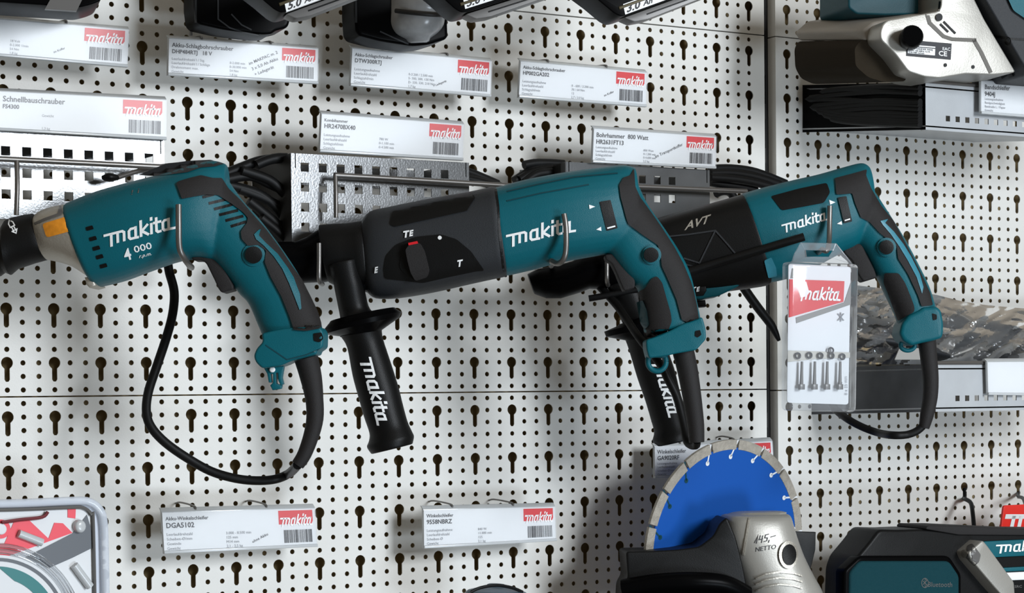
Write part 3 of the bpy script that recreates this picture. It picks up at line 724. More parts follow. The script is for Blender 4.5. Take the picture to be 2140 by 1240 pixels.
mk('mode_lettering', lay(join(text_px('T', (842, 497), (19, -3), (2, -19), .045), text_px('E', (855, 494), (15, -3), (2, -17), .045), text_px('E', (782, 571), (13, -3), (2, -17), .045), text_px('T', (955, 558), (17, -3), (2, -19), .045)), t2, p2, .0018), M_WHITE, D2, smooth=False)
mk('dot_mark', decal(circle(919, 497, 4.2, n=12), t2, p2, .0018, 0), M_WHITE, D2)
mk('logo_lettering', lay(logo_px((1068, 511), d2, 19, 22.3), t2, p2, .0007), M_WHITE, D2, smooth=False)
mk('switch_slot', decal([(1253, 422), (1276, 418), (1291, 477), (1268, 483)], t2, p2, .0008, 8, 2), M_BLK, D2)
mk('switch_mark', lay(strokes([[(1270, 477), (1285, 473)]], 3, (0, 0), (1, 0), (0, 1)), t2, p2, .0014), M_WHITE, D2, smooth=False)
for tri in ([(1231, 428), (1244, 432), (1232, 437)], [(1246, 480), (1256, 474), (1257, 483)]):
    mk('arrow_mark', decal(tri, t2, p2, .0007, 0), M_WHITE, D2)
mk('button_ring', decal(circle(1362, 533, 20), t2, p2, .0022, 8), M_TEAL, D2)
mk('lock_button', decal(circle(1361, 533, 15.5), t2, p2, .0045, 8), M_BLK, D2)
for a, b in (((1322, 424), (1332, 421)), ((1326, 440), (1337, 437)), ((1315, 464), (1343, 455))):
    mk('vent_slot', lay(strokes([[a, b]], 4.5, (0, 0), (1, 0), (0, 1)), t2, p2, .0018, .002), M_BLK, D2, smooth=False)
mk('screw_recess', decal([(1453, 692), (1463, 690), (1466, 700), (1458, 706), (1452, 703)], t2, p2, .0006, 0, 2), M_BLK, D2)
mk('trigger', prism(p2, [(1262, 534), (1290, 530), (1308, 546), (1318, 566), (1326, 590), (1325, 604), (1302, 610), (1294, 592), (1285, 570), (1276, 552), (1264, 545)], .013, -.013, .004, 5), M_RUB, D2)
mk('hook_ring', join(tube([p2.pt(x, y) for x, y in circle(1373, 756, 19, 20, 16) + [(1392, 756)]], .0026, 10, 3)), M_TEAL, D2)
mk('ring_web', prism(p2, [(1350, 738), (1395, 738), (1390, 748), (1356, 748)], .006, -.006, .001), M_TEAL, D2)
chuck2 = mk('chuck', loft(p2, [((560, 506), (572, 590), .019, 0, 2), ((618, 505), (632, 592), .019, 0, 2), ((640, 496), (652, 591), .021, 0, 2), ((664, 480), (680, 590), .024, 0, 2), ((672, 474), (690, 588), .025, 0, 2)], cap=.1, smooth=False, sub=2), M_BLKG, D2)
mk('clamp_collar', loft(p2, [((670, 470), (690, 592), .027, 0, 2.2), ((698, 468), (706, 600), .028, 0, 2.2), ((724, 467), (740, 604), .028, 0, 2.2), ((757, 462), (770, 608), .030, 0, 2.3)], cap=.06, smooth=False, sub=2), M_BLK, D2)
# side handle clamped round the collar
sh = mk('side_handle', loft(p2, [((690, 560), (752, 545), .0155, .018, 2.3), ((699, 590), (757, 577), .0155, .016, 2.3), ((703, 612), (763, 600), .016, .014, 2.3), ((711, 655), (772, 641), .0165, .01, 2.2), ((713, 668), (784, 656), .020, .01, 2.1)], cap=.06), M_BLK, D2)
mk('flange', loft(p2, [((690, 676), (828, 646), .030, .008, 2), ((677, 692), (840, 653), .036, .008, 2), ((681, 700), (836, 664), .035, .008, 2), ((712, 704), (800, 690), .022, .008, 2)], cap=.05, smooth=False, sub=1), M_BLKG, D2)
grip2 = mk('side_grip', loft(p2, [((714, 705), (799, 688), .021, .008, 2), ((727, 728), (802, 710), .0178, .008, 2), ((738, 785), (820, 765), .0178, .008, 2), ((750, 830), (834, 810), .0180, .008, 2), ((762, 872), (844, 850), .0182, .008, 2), ((773, 905), (853, 882), .0185, .008, 2), ((772, 922), (862, 902), .021, .008, 2), ((768, 934), (866, 912), .0225, .008, 2), ((775, 946), (864, 924), .0215, .008, 2)], cap=.08), M_BLK, D2)
dg = Vector((34, 135)).normalized()
mk('grip_lettering', lay(logo_px((757, 757), dg, 18, 22.0, .25, .27), bvh([grip2]), p2, .0006), M_WHITE, D2, smooth=False)
g2 = [(1428, 735), (1436, 770), (1443, 810), (1449, 850), (1454, 890), (1456, 925)]
mk('cable_guard', tube([p2.pt(x, y) for x, y in g2], [.0102, .0098, .0092, .0086, .0080, .0072], 14, 4), M_RUB, D2)
mk('power_cable', tube([p2.pt(1456, 922), p2.pt(1455, 932, -.008), p2.pt(1440, 925, -.02), p2.pt(1432, 880, -.03), p2.pt(1420, 830, -.035), p2.pt(1400, 790, -.035), p2.pt(1385, 760, -.035), p2.pt(1340, 700, -.05), P(1290, 640, .16), P(1240, 585, .12), P(1215, 555, .10)], .0040, 12, 5), M_CAB, D2)
bms = []
for k, q in enumerate(([(950, 352), (985, 362), (1010, 372), (1040, 385)], [(952, 362), (990, 374), (1030, 385), (1060, 395)], [(955, 372), (990, 377), (1040, 390), (1080, 400)], [(1075, 378), (1095, 365), (1120, 352), (1178, 345)], [(1085, 376), (1110, 362), (1140, 355), (1178, 352)], [(1095, 382), (1120, 365), (1150, 360), (1178, 360)], [(1095, 345), (1120, 341), (1150, 341), (1178, 343)])):
    bms.append(tube([P(x, y, .055 + .004 * (k % 3)) for x, y in q], .0045, 10, 5))
mk('coiled_cable', join(*bms), M_CAB, D2)

# ======== drill 3
p3 = Plane(1550, 490, .20, YAW)
D3 = thing('hammer_drill', 'corded teal hammer drill with black gear case, behind the clear bit pack at right', 'power tool', p3.pt(1550, 490), 'corded power tools on wire hooks')
gear3 = mk('gear_housing', loft(p3, [((1322, 478), (1360, 612), .030, 0, 2.4), ((1375, 456), (1420, 618), .034, 0, 2.7), ((1458, 433), (1500, 612), .036, 0, 2.8), ((1538, 410), (1590, 600), .037, 0, 2.6), ((1548, 408), (1608, 594), .037, 0, 2.5)], cap=.1), M_BLK, D3)
_b = loft(p3, [((1550, 405), (1606, 592), .037, 0, 2.5), ((1600, 391), (1650, 582), .038, 0, 2.5), ((1660, 376), (1702, 560), .037, 0, 2.5), ((1709, 365), (1748, 535), .035, 0, 2.4), ((1758, 351), (1790, 515), .031, 0, 2.4), ((1799, 341), (1820, 480), .025, 0, 2.3), ((1814, 348), (1826, 440), .019, 0, 2.2)], cap=.08)
_h = loft(p3, [((1770, 500), (1812, 378), .024, 0, 2.3), ((1800, 525), (1848, 433), .023, 0, 2.3), ((1820, 560), (1890, 500), .021, 0, 2.4), ((1836, 588), (1922, 560), .020, 0, 2.4), ((1850, 618), (1942, 602), .0195, 0, 2.4), ((1866, 650), (1954, 640), .019, 0, 2.4), ((1876, 676), (1960, 662), .019, 0, 2.4)], cap=.1)
_f = fuse([_b, _h])
_c = p3.pt(*CUT3[0]); _n = (p3.pt(*CUT3[1]) - _c).cross(p3.n).normalized()
_x, _y = split_bm(_f, _c, _n)
if sum(v.co.x for v in _x.verts) / len(_x.verts) > sum(v.co.x for v in _y.verts) / len(_y.verts): _x, _y = _y, _x
body3 = mk('motor_housing', _x, M_TEAL, D3, sharp=180)
hand3 = mk('handle', _y, M_TEAL, D3, sharp=180)
base3 = mk('handle_base', prism(p3, [(1890, 661), (1912, 650), (1920, 644), (1948, 642), (1958, 650), (1963, 675), (1963, 696), (1960, 708), (1940, 714), (1919, 718), (1896, 724), (1879, 714), (1871, 699), (1876, 678)], .022, -.022, .007, 6, 4), M_TEAL, D3)
t3 = bvh([gear3, body3, hand3, base3])
mk('lower_cover', prism(p3, [(1440, 588), (1500, 578), (1546, 584), (1548, 592), (1535, 603), (1497, 621), (1458, 628), (1438, 622)], .022, -.02, .010, 4), M_TEAL, D3)
mk('mode_tab', prism(p3, [(1440, 598), (1470, 594), (1472, 610), (1466, 620), (1442, 622)], .0245, .018, .001), M_BLK, D3)
mk('tab_lettering', lay(join(text_px('T', (1445, 612), (14, -3), (2, -15), .04), text_px('E', (1455, 610), (12, -3), (2, -13), .04)), None, Plane(1450, 605, .20 - .513 * .0 + 0, YAW) if 0 else p3, .026), M_WHITE, D3, smooth=False)
mk('stop_lug', prism(p3, [(1448, 630), (1472, 628), (1474, 642), (1450, 644)], .012, -.012, .002), M_BLK, D3)
mk('gear_rib', lay(strokes([[(1390, 495), (1440, 490), (1495, 482), (1520, 510), (1545, 540)], [(1495, 482), (1462, 550), (1430, 540)], [(1405, 545), (1460, 560), (1500, 545)]], 3.2, (0, 0), (1, 0), (0, 1)), t3, p3, .0012), M_GREYP, D3, smooth=False)
mk('model_lettering', lay(text_px('AVT', (1431, 481), (26, -8), (9, -26), .02), t3, p3, .0008), MATS['diamond_segment'], D3, smooth=False)
rub3 = mk('rubber_grip', decal([(1745, 372), (1748, 407), (1764, 406), (1781, 404), (1787, 425), (1799, 455), (1817, 464), (1838, 487), (1852, 498), (1874, 514), (1877, 541), (1898, 574), (1919, 619), (1926, 641), (1950, 638), (1944, 612), (1934, 590), (1916, 553), (1894, 511), (1868, 462), (1842, 430), (1821, 394), (1810, 366), (1812, 354), (1780, 363)], t3, p3, .0020, 4, 3), M_RUB, D3)
mk('back_stripe', decal([(1840, 462), (1856, 458), (1850, 466), (1868, 484), (1888, 510), (1904, 536), (1922, 572), (1930, 600), (1927, 614), (1916, 580), (1898, 546), (1880, 516), (1862, 490), (1845, 470)], bvh([rub3]), p3, .0008, 8), M_TEALL, D3)
mk('front_grip_rubber', decal([(1848, 571), (1878, 571), (1892, 592), (1904, 622), (1911, 641), (1911, 652), (1896, 660), (1876, 672), (1866, 644), (1856, 616), (1846, 592)], t3, p3, .0012, 8, 5), M_RUB, D3)
mk('side_window', decal([(1611, 410), (1670, 394), (1728, 382), (1735, 402), (1722, 424), (1680, 432), (1634, 440)], t3, p3, .0010, 9, 5), M_BLK, D3)
mk('switch_slot', decal([(1751, 413), (1769, 410), (1781, 463), (1764, 467)], t3, p3, .0020, 8, 2), M_BLK, D3)
mk('switch_mark', lay(strokes([[(1766, 461), (1776, 458)]], 2.5, (0, 0), (1, 0), (0, 1)), t3, p3, .0026), M_WHITE, D3, smooth=False)
for tri in ([(1733, 418), (1746, 423), (1735, 428)], [(1749, 468), (1759, 462), (1760, 470)]):
    mk('arrow_mark', decal(tri, t3, p3, .0008, 0), M_WHITE, D3)
for a, b in (((1796, 416), (1812, 412)), ((1799, 428), (1822, 422)), ((1802, 440), (1832, 433))):
    mk('vent_slot', lay(strokes([[a, b]], 4, (0, 0), (1, 0), (0, 1)), t3, p3, .0018, .002), M_BLK, D3, smooth=False)
mk('button_ring', decal(circle(1853, 517, 20), t3, p3, .0022, 8), M_TEAL, D3)
mk('lock_button', decal(circle(1853, 517, 15), t3, p3, .0045, 8), M_BLK, D3)
d3 = Vector((90, -25)).normalized()
mk('logo_lettering', lay(logo_px((1641, 483), d3, 13, 15.2), t3, p3, .0007), M_WHITE, D3, smooth=False)
mk('trigger', prism(p3, [(1756, 517), (1774, 508), (1797, 511), (1808, 534), (1824, 566), (1829, 582), (1800, 591), (1791, 578), (1776, 546), (1760, 532)], .012, -.012, .004, 5), M_RUB, D3)
mk('screw_recess', decal([(1948, 655), (1958, 658), (1958, 668), (1950, 670)], t3, p3, .0006, 0, 2), M_BLK, D3)
mk('hook_ring', tube([p3.pt(x, y) for x, y in circle(1897, 722, 15, 11, 14) + [(1912, 722)]], .0022, 10, 3), M_TEAL, D3)
mk('bayonet_cover', decal([(1597, 545), (1612, 538), (1622, 560), (1624, 578), (1606, 582)], t3, p3, .0016, 8, 3), M_TEALL, D3)
mk('depth_rod', tube([p3.pt(1432, 572, .041), p3.pt(1550, 537, .043), p3.pt(1667, 502, .045)], .0042, 12, 2), M_BLK, D3)
mk('chuck', loft(p3, [((1104, 572), (1120, 616), .018, 0, 2), ((1124, 562), (1142, 624), .023, 0, 2), ((1160, 556), (1172, 624), .024, 0, 2), ((1196, 546), (1212, 612), .025, 0, 2), ((1215, 536), (1232, 604), .027, 0, 2.1), ((1290, 505), (1318, 608), .030, 0, 2.2), ((1335, 482), (1365, 608), .030, 0, 2.3)], cap=.12, smooth=False, sub=2), M_BLKG, D3)
mk('depth_gauge', tube([p3.pt(1229, 626, .02), p3.pt(1270, 619, .02), p3.pt(1345, 604, .02)], .0033, 10, 2), M_BLK, D3)
mk('side_handle', loft(p3, [((1262, 590), (1330, 566), .0155, .006, 2.2), ((1282, 632), (1345, 612), .0155, .006, 2.2), ((1300, 676), (1365, 655), .017, .006, 2.2)], cap=.06), M_BLK, D3)
mk('flange', loft(p3, [((1290, 682), (1395, 655), .030, .006, 2), ((1262, 694), (1420, 662), .034, .006, 2), ((1266, 705), (1418, 676), .033, .006, 2), ((1306, 712), (1390, 694), .022, .006, 2)], cap=.05, smooth=False, sub=1), M_BLKG, D3)
grip3 = mk('side_grip', loft(p3, [((1304, 706), (1388, 690), .021, .006, 2), ((1313, 730), (1388, 712), .0185, .006, 2), ((1331, 790), (1408, 770), .0175, .006, 2), ((1347, 836), (1420, 818), .0175, .006, 2), ((1359, 876), (1432, 856), .018, .006, 2), ((1366, 903), (1440, 884), .0185, .006, 2), ((1363, 922), (1446, 904), .021, .006, 2), ((1372, 931), (1444, 914), .021, .006, 2)], cap=.08), M_BLK, D3)
dg3 = Vector((37, 124)).normalized()
mk('grip_lettering', lay(logo_px((1366, 760), dg3, 17, 19.0, .25, .27), bvh([grip3]), p3, .0006), M_WHITE, D3, smooth=False)
g3 = [(1937, 712), (1941, 750), (1945, 790), (1944, 830), (1937, 868), (1931, 895)]
mk('cable_guard', tube([p3.pt(x, y) for x, y in g3], [.0092, .0086, .0080, .0076, .0070, .0052], 14, 4), M_RUB, D3)
mk('power_cable', tube([p3.pt(1934, 884), p3.pt(1918, 900), p3.pt(1895, 909), p3.pt(1865, 910), P(1835, 905, .24), P(1800, 892, .22), P(1768, 874, .20), P(1740, 850, .16), P(1725, 820, .12)], .0040, 12, 5), M_CAB, D3)
mk('hanging_cable', tube([P(1530, 560, .10), P(1548, 592, .10), P(1580, 638, .10), P(1612, 680, .10), P(1628, 712, .10)], [.0045, .0050, .0050, .0048, .0020], 12, 5), M_CAB, D3)
bms = []
for k, q in enumerate(([(1484, 353), (1530, 352), (1580, 360), (1642, 384)], [(1484, 362), (1530, 362), (1580, 370), (1630, 386)], [(1484, 371), (1530, 374), (1570, 380), (1610, 390)], [(1484, 381), (1510, 386), (1540, 390), (1580, 398)], [(1496, 405), (1510, 400), (1525, 402), (1535, 415)])):
    bms.append(tube([P(x, y, .055 + .004 * (k % 3)) for x, y in q], .0046, 10, 5))
mk('coiled_cable', join(*bms), M_CAB, D3)

# ------------------------------------------------------------------ wire hooks that carry the machines
def hook(label, rod, leg, tip, pl, under):
    root = thing('wire_hook_rack', label, 'hook', P(*rod[0]), 'wire hooks carrying the corded machines')
    a = P(*rod[0]); b = P(*rod[1]); m = (a + b) / 2
    mk('cross_rod', tube([a, m, b], .0026, 10, 1), M_WIRE, root)
    pts = [a, P(*leg[0]), P(*leg[1])]
    mk('left_leg', tube([P(leg[0][0] - 1, rod[0][1] + (3 if rod[0][0] < 0 else 0), rod[0][2]), P(*leg[0]), P(*leg[1])], .0022, 10, 4), M_WIRE, root)
    tp = [pl.pt(x, y, n) for x, y, n in tip]
    mk('front_prong', tube(tp, .0026, 10, 4), M_WIRE, root)
    mk('arm', tube([tp[-1]] + [P(*q) for q in under], .0026, 10, 4), M_WIRE, root)
hook('wire hook whose front prong stands before the orange-stickered screwdriver', ((-25, 331, .075), (400, 352, .075)), ((36, 390, .08), (34, 450, .08)), [(391, 438, .046), (392, 480, .048), (393, 525, .047), (400, 545, .042), (404, 556, .030), (404, 560, .01)], p1, [(400, 560, .12), (395, 556, .052)])
hook('wire hook whose front prong crosses the lettering of the large hammer drill', ((699, 366, .105), (1110, 391, .105)), ((702, 410, .108), (702, 455, .108)), [(1176, 456, .046), (1180, 485, .047), (1180, 530, .046), (1174, 550, .043), (1163, 556, .036), (1152, 550, .030)], p2, [(1152, 556, .14), (1150, 545, .095)])
hook('wire hook holding the clear bit pack, its prong before the rightmost machine', ((1325, 390, .105), (1560, 400, .105)), ((1267, 545, .13), (1262, 590, .13)) if 0 else ((1328, 430, .108), (1328, 450, .108)), [(1721, 438, .042), (1720, 470, .043), (1718, 505, .048), (1712, 526, .060), (1706, 534, .066), (1700, 530, .060)], p3, [(1690, 540, .20), (1640, 545, .09)])
for nm, x, y0, y1, pl, n in (('chuck', 673, 513, 588, p2, .03), ('chuck', 1265, 540, 590, p3, .036)):
    o = mk('wire_prong', tube([pl.pt(x, y0, n), pl.pt(x, (y0 + y1) / 2, n), pl.pt(x, y1, n), pl.pt(x + 4, y1 + 8, n * .5)], .0022, 10, 4), M_WIRE)
    o['label'] = 'short steel wire prong standing in front of the large hammer drill chuck' if pl is p2 else 'short steel wire prong in front of the rightmost drill chuck, under teal housing'
    o['category'] = 'hook'
o = thing('wire_spike', 'thin steel rod with black cap pointing left above the leftmost drill', 'hook', P(330, 348, .06))
mk('rod', tube([P(420, 340, .05), P(320, 350, .06), P(246, 371, .07)], .0022, 10, 3), M_WIRE, o)
mk('end_cap', loft(Plane(230, 372, .07), [((214, 367), (216, 376), .003), ((226, 362), (228, 380), .006), ((243, 365), (246, 377), .004)]), M_BLK, o)
# ------------------------------------------------------------------ cordless things along the top edge
def blob_loft(*a, **k): return loft(*a, **k)
W09 = Plane(500, 30, .10, 0)
# black tool in the corner
o = thing('cordless_tool', 'black tool foot with a pale square label, cut by the top left corner', 'power tool', P(80, 0, .10))
pc = Plane(80, 10, .10, -.25)
cb = mk('foot', prism(pc, [(-90, -120), (250, -120), (232, -40), (211, -8), (203, 16), (184, 24), (160, 30), (-10, 19), (-90, 12)], .035, -.03, .008, 8), M_BLKG, o)
mk('side_label', prism(pc, [(108, -2), (170, 3), (153, 38), (88, 34)], .036, .030, 0), M_GREYS, o, label='pale grey square label')
# holsters
for nm, lab, pts, cup in (('tool_holster', 'glossy black holster cup above the tag with slanted print', [(397, -90), (396, 20), (400, 50), (408, 59), (457, 70), (510, 77), (540, 80), (558, 79), (567, 72), (592, 66), (597, 48), (603, 30), (640, -10), (650, -90)], None),
                          ('tool_holster', 'black holster with a smoky grey cup inside, second from the left', [(732, -90), (730, 30), (733, 72), (740, 82), (785, 94), (852, 104), (886, 101), (920, 90), (925, 84), (924, 45), (930, -10), (930, -90)], 1)):
    pts = [(x + 3, y - 4) for x, y in pts]
    cx = pts[0][0] + 90
    pl = Plane(cx, 20, .085, -.15)
    r = thing(nm, lab, 'holster', pl.pt(cx, 20), 'tool holsters along the top edge')
    sh_ = mk('shell', prism(pl, pts, .012, -.028, .007, 10, 4), M_BLKG, r)
    ts = bvh([sh_])
    x0 = pts[0][0]
    mk('edge_rib', lay(strokes([[(x0 + 8, -80), (x0 + 9, 46)]], 5, (0, 0), (1, 0), (0, 1)), ts, pl, .0015), M_GREYP, r, smooth=False)
    mk('front_rib', lay(strokes([[(x0 + 55, -80), (x0 + 56, 40), (x0 + 80, 58), (x0 + 110, 68), (x0 + 140, 74)], [(x0 + 84, 30), (x0 + 105, 52), (x0 + 125, 62)]] if not cup else [[(x0 + 60, 66), (x0 + 90, 80), (x0 + 118, 92)]], 3, (0, 0), (1, 0), (0, 1)), ts, pl, .0015), M_GREYP, r, smooth=False)
    if not cup:
        mk('clip_wire', tube([P(390, -60, .05), P(392, 10, .05), P(398, 52, .05), P(399, 74, .05)], .0016, 8, 3), M_WIRE, r)
    if cup:
        mk('chuck_cup', loft(pl, [((808, -80), (927, -80), .040, .004, 2), ((808, -10), (934, -10), .040, .004, 2), ((808, 20), (934, 24), .040, .004, 2), ((808, 30), (922, 38), .038, .004, 2), ((808, 55), (918, 58), .037, .004, 2), ((818, 74), (908, 72), .033, .004, 2), ((838, 86), (892, 84), .022, .004, 2)], cap=.3), mat('smoky_grey_plastic', (.55, .56, .57), .25, 0, .6, 0, 1, .5, 30), r)
        mk('cup_band', tube([pl.pt(808, 32, .026), pl.pt(840, 42, .040), pl.pt(880, 46, .042), pl.pt(920, 40, .026)], .0022, 8, 4), M_POST, r)
# batteries: slanted packs with black shell, gold seam, grey rail
def battery(lab, bl, tr_dir, L_, lab_px, txt, d):
    bl = (bl[0] - 10, bl[1] + 13); lab_px = (lab_px[0] - 14, lab_px[1] + 16)
    """bl: bottom left corner pixel of the black shell; tr_dir: pixel direction of its lower edge"""
    ux, uy = tr_dir; nx, ny = uy, -ux     # towards the top
    def q(a, b): return (bl[0] + ux * a + nx * b, bl[1] + uy * a + ny * b)
    pl = Plane(bl[0] + 120, bl[1] - 30, d, -.30)
    r = thing('battery_pack', lab, 'battery', pl.pt(*q(80, 30)), 'battery packs along the top edge')
    # shell: rounded lower left corner, sloping front edge
    mk('shell', prism(pl, [q(-8, 12), q(2, 2), q(14, 0), q(L_, 0), q(L_, 95), q(-60, 95), q(-30, 50)], .038, -.012, .008, 7, 4), M_BLKG, r)
    mk('seam', prism(pl, [q(4, 15), q(L_, 15), q(L_, 22), q(4, 22)], .0392, .030, .001), M_BRASS, r, label='dull gold seam')
    mk('rail', prism(pl, [q(14, -2), q(L_, -2), q(L_, -18), q(60, -22), q(30, -17)], .030, .008, .004, 4), M_GREYS, r)
    mk('rail_groove', prism(pl, [q(60, -10), q(L_, -10), q(L_, -13), q(60, -13)], .0305, .022, 0), M_BLK, r)
    lx, ly = lab_px; lx2 = lx + 95; 
    ex = (ux, uy); ey = (.12, 1)
    def m(a, b): return (lx + ex[0] * a + ey[0] * b, ly + ex[1] * a + ey[1] * b)
    mk('label_plate', prism(pl, [m(0, 0), m(110, 0), m(110, 22), m(2, 22)], .0388, .034, 0), M_WHITE, r, label='white capacity label')
    ln = sqrt(ux * ux + uy * uy)
    b = text_px(txt[0], m(5, 19), (ux * 24, uy * 24), (3, -24), .025); b = join(b, text_px(txt[1], m(42, 18), (ux * 17, uy * 17), (2, -17), .02))
    for v in b.verts: v.co = pl.pt(v.co.x, v.co.y) + pl.n * .0391
    mk('capacity_lettering', b, M_INK, r, smooth=False)
battery('black battery pack with white 5.0Ah label above the first two tags', (584, 32), (.940, -.342), 210, (596, 4), ('5.0', 'Ah'), .215)
battery('black battery pack with white 5.0Ah label, right of the smoky grey cup', (955, 31), (.953, -.302), 230, (963, -3), ('5.0', 'Ah'), .215)
battery('black battery pack with white 3.0Ah label, rightmost of the packs', (1282, 38), (.940, -.342), 250, (1292, 8), ('3.0', 'Ah'), .215)

# ------------------------------------------------------------------ belt sander
ps = Plane(1900, 90, .215, -.25)
SD_ = thing('belt_sander', 'pale grey belt sander with black knob, standing on the upper right shelf', 'sander', ps.pt(1900, 160))
psb = Plane(1900, 90, .215, -.25); psb.o = ps.o - ps.n * .088
mk('belt', bridge(ps, rnd([(1800, 84), (1786, 100), (1788, 138), (1815, 162), (1850, 172), (1893, 170), (1900, 84)], 8), psb, rnd([(1668, 86), (1660, 102), (1662, 142), (1674, 164), (1700, 176), (1760, 175), (1790, 90)], 8)), mat('sanding_belt', (.030, .023, .015), .9, 0, .15, .8, 2500), SD_)
mk('belt_housing', bridge(ps, rnd([(1806, 85), (1804, 62), (1825, 46), (1927, 28), (1935, 60), (1850, 85)], 5), psb, rnd([(1672, 85), (1662, 68), (1688, 45), (1780, 30), (1800, 40), (1790, 85)], 5), .003), mat('warm_grey_plastic', (.27, .245, .21), .5, .1, .4, .2, 800), SD_)
mk('drive_cover', prism(ps, [(1818, 60), (1828, 52), (1931, 34), (1938, 24), (1940, -60), (2000, -60), (2003, 0), (2028, 51), (2093, 160), (2048, 165), (1989, 163), (1935, 172), (1904, 169), (1870, 158), (1845, 124), (1813, 92), (1812, 76)], .030, -.03, .010, 7, 4), M_SILV, SD_)
cv = bvh([bpy.data.objects['drive_cover']])
mk('cover_groove', lay(strokes([[(1938, 30), (1943, 48), (1972, 76), (1990, 82), (2038, 84)]], 8, (0, 0), (1, 0), (0, 1)), cv, ps, .0006), mat('grey_groove', (.13, .12, .105), .6), SD_, smooth=False)
mk('cover_edge', lay(strokes([[(2036, 84), (2050, 108), (2070, 150)]], 8, (0, 0), (1, 0), (0, 1)), cv, ps, .0006), MATS['grey_groove'], SD_, smooth=False)
for a, b in (((1964, 4), (1962, 22)), ((1973, 46), (1996, 69)), ((1966, 51), (1981, 66))):
    mk('vent_slot', lay(strokes([[a, b]], 4.5, (0, 0), (1, 0), (0, 1)), cv, ps, .0008), M_BLK, SD_, smooth=False)
mk('cover_screw', decal(circle(1963, 36, 7, 8), cv, ps, .002, 0), M_BLK, SD_)
mk('cover_screw', decal(circle(1976, 136, 3.2, 4), cv, ps, .001, 0), M_BLK, SD_)
mk('cover_screw', decal(circle(2034, 140, 3.2, 4), cv, ps, .001, 0), M_BLK, SD_)
# knob: stubby black cylinder pointing at the viewer and left
kc = ps.pt(1873, 93, .030); kd = (ps.n * .8 - ps.u * .3).normalized()
b = loft(Plane(1873, 93, .2, -.25), [((1840, 92), (1840, 93), .001)] * 2) if 0 else None
kn = tube([kc, kc + kd * .006, kc + kd * .020, kc + kd * .026], [.0105, .0118, .0118, .0100], 24, 3)
mk('tracking_knob', kn, M_BLKG, SD_, label='black tracking knob')
# rating plate
rp_pts = [(1895, 83), (1989, 91), (1987, 125), (1894, 117)]
mk('rating_plate', decal(rp_pts, cv, ps, .0006, 0), M_INK, SD_)
def rq(s, t): 
    q = [Vector(p) for p in rp_pts]; a = q[0] * (1 - s) + q[1] * s; c = q[3] * (1 - s) + q[2] * s; return tuple(a * (1 - t) + c * t)
mk('rating_field', join(decal([rq(.03, .28), rq(.64, .28), rq(.64, .36), rq(.03, .36)], cv, ps, .0010, 0), decal([rq(.03, .42), rq(.64, .42), rq(.64, .82), rq(.03, .82)], cv, ps, .0010, 0)), M_WHITE, SD_, smooth=False)
bt = text_px('CE', rq(.72, .80), (15, 1.4), (0, -14), .02)
bt = join(bt, text_px('makita', rq(.05, .24), (9, .8), (0, -7), .01), text_px('EAC', rq(.80, .45), (9, .8), (0, -9), .01))
mk('rating_lettering', lay(bt, cv, ps, .0010), M_WHITE, SD_, smooth=False)
mk('rating_small_print', lay(join(text_px('BAND SANDER 9404J', rq(.05, .55), (5.4, .45), (0, -5), .0), text_px('230V~50-60Hz 4,7A', rq(.05, .68), (5.4, .45), (0, -5), .0), text_px('210-440 m/min', rq(.05, .80), (5.4, .45), (0, -5), .0)), cv, ps, .0014), M_INK, SD_, smooth=False)
mk('body', prism(ps, [(2004, -60), (2400, -60), (2400, 175), (2108, 168), (2088, 135), (2028, 32), (2003, -10)], .042, -.07, .012, 6, 4), M_GREYP, SD_)
tb = bvh([bpy.data.objects['body']])
mk('body_rib', lay(strokes([[(2018, -10), (2060, 65), (2112, 160)]], 9, (0, 0), (1, 0), (0, 1)), tb, ps, .004), M_RUB, SD_, smooth=False)
mk('body_gap', lay(strokes([[(2008, -5), (2050, 72), (2098, 158)]], 14, (0, 0), (1, 0), (0, 1)), tb, ps, .0015), M_BLKG, SD_, smooth=False)
mk('teal_shell', decal([(2085, -50), (2200, -50), (2200, 60), (2150, 44), (2118, 22)], tb, ps, .004, 20, 6), M_TEAL, SD_)
mk('body_seam', lay(strokes([[(2072, 75), (2110, 81), (2145, 83)]], 5, (0, 0), (1, 0), (0, 1)), tb, ps, .0005), M_BLK, SD_, smooth=False)
mk('body_screw', decal(circle(2106, 86, 7, 9), tb, ps, .001, 0), M_BLK, SD_)
mk('rear_shell', prism(ps, [(1782, -60), (1930, -60), (1930, 26), (1860, 28), (1800, 26), (1782, 12)], -.01, -.08, .008, 6), M_TEALD, SD_)

# ------------------------------------------------------------------ clear bag with parts on the lower shelf
pb = Plane(1960, 700, .13, 0)
BG = thing('plastic_bag', 'crumpled clear bag holding dark machine parts, lying on the lower right shelf', 'bag', pb.pt(1960, 760))
def bump_sheet(x0, x1, top, bot, nx, ny, d0, amp, seed):
    rg = random.Random(seed); bm = bmesh.new(); G = []
    ph = [(rg.uniform(0, 6), rg.uniform(.02, .05), rg.uniform(.02, .06), rg.uniform(0, 6)) for _ in range(7)]
    for j in range(ny + 1):
        row = []
        for i in range(nx + 1):
            x = x0 + (x1 - x0) * i / nx; t = j / ny; y = top(x) * (1 - t) + bot(x) * t
            k = sum(abs(sin(a * x * .8 + 1.3 * sin(b * x * .6 + e) + b * y * 1.3 + e)) for e, a, b, c in ph) / 7 - .6
            env = sin(pi * min(1, max(0, t * .9 + .08))) ** .5
            row.append(bm.verts.new(P(x, y, d0 + env * .035 + amp * k)))
        G.append(row)
    for j in range(ny):
        for i in range(nx):
            bm.faces.new((G[j][i], G[j][i + 1], G[j + 1][i + 1], G[j + 1][i]))
    return bm
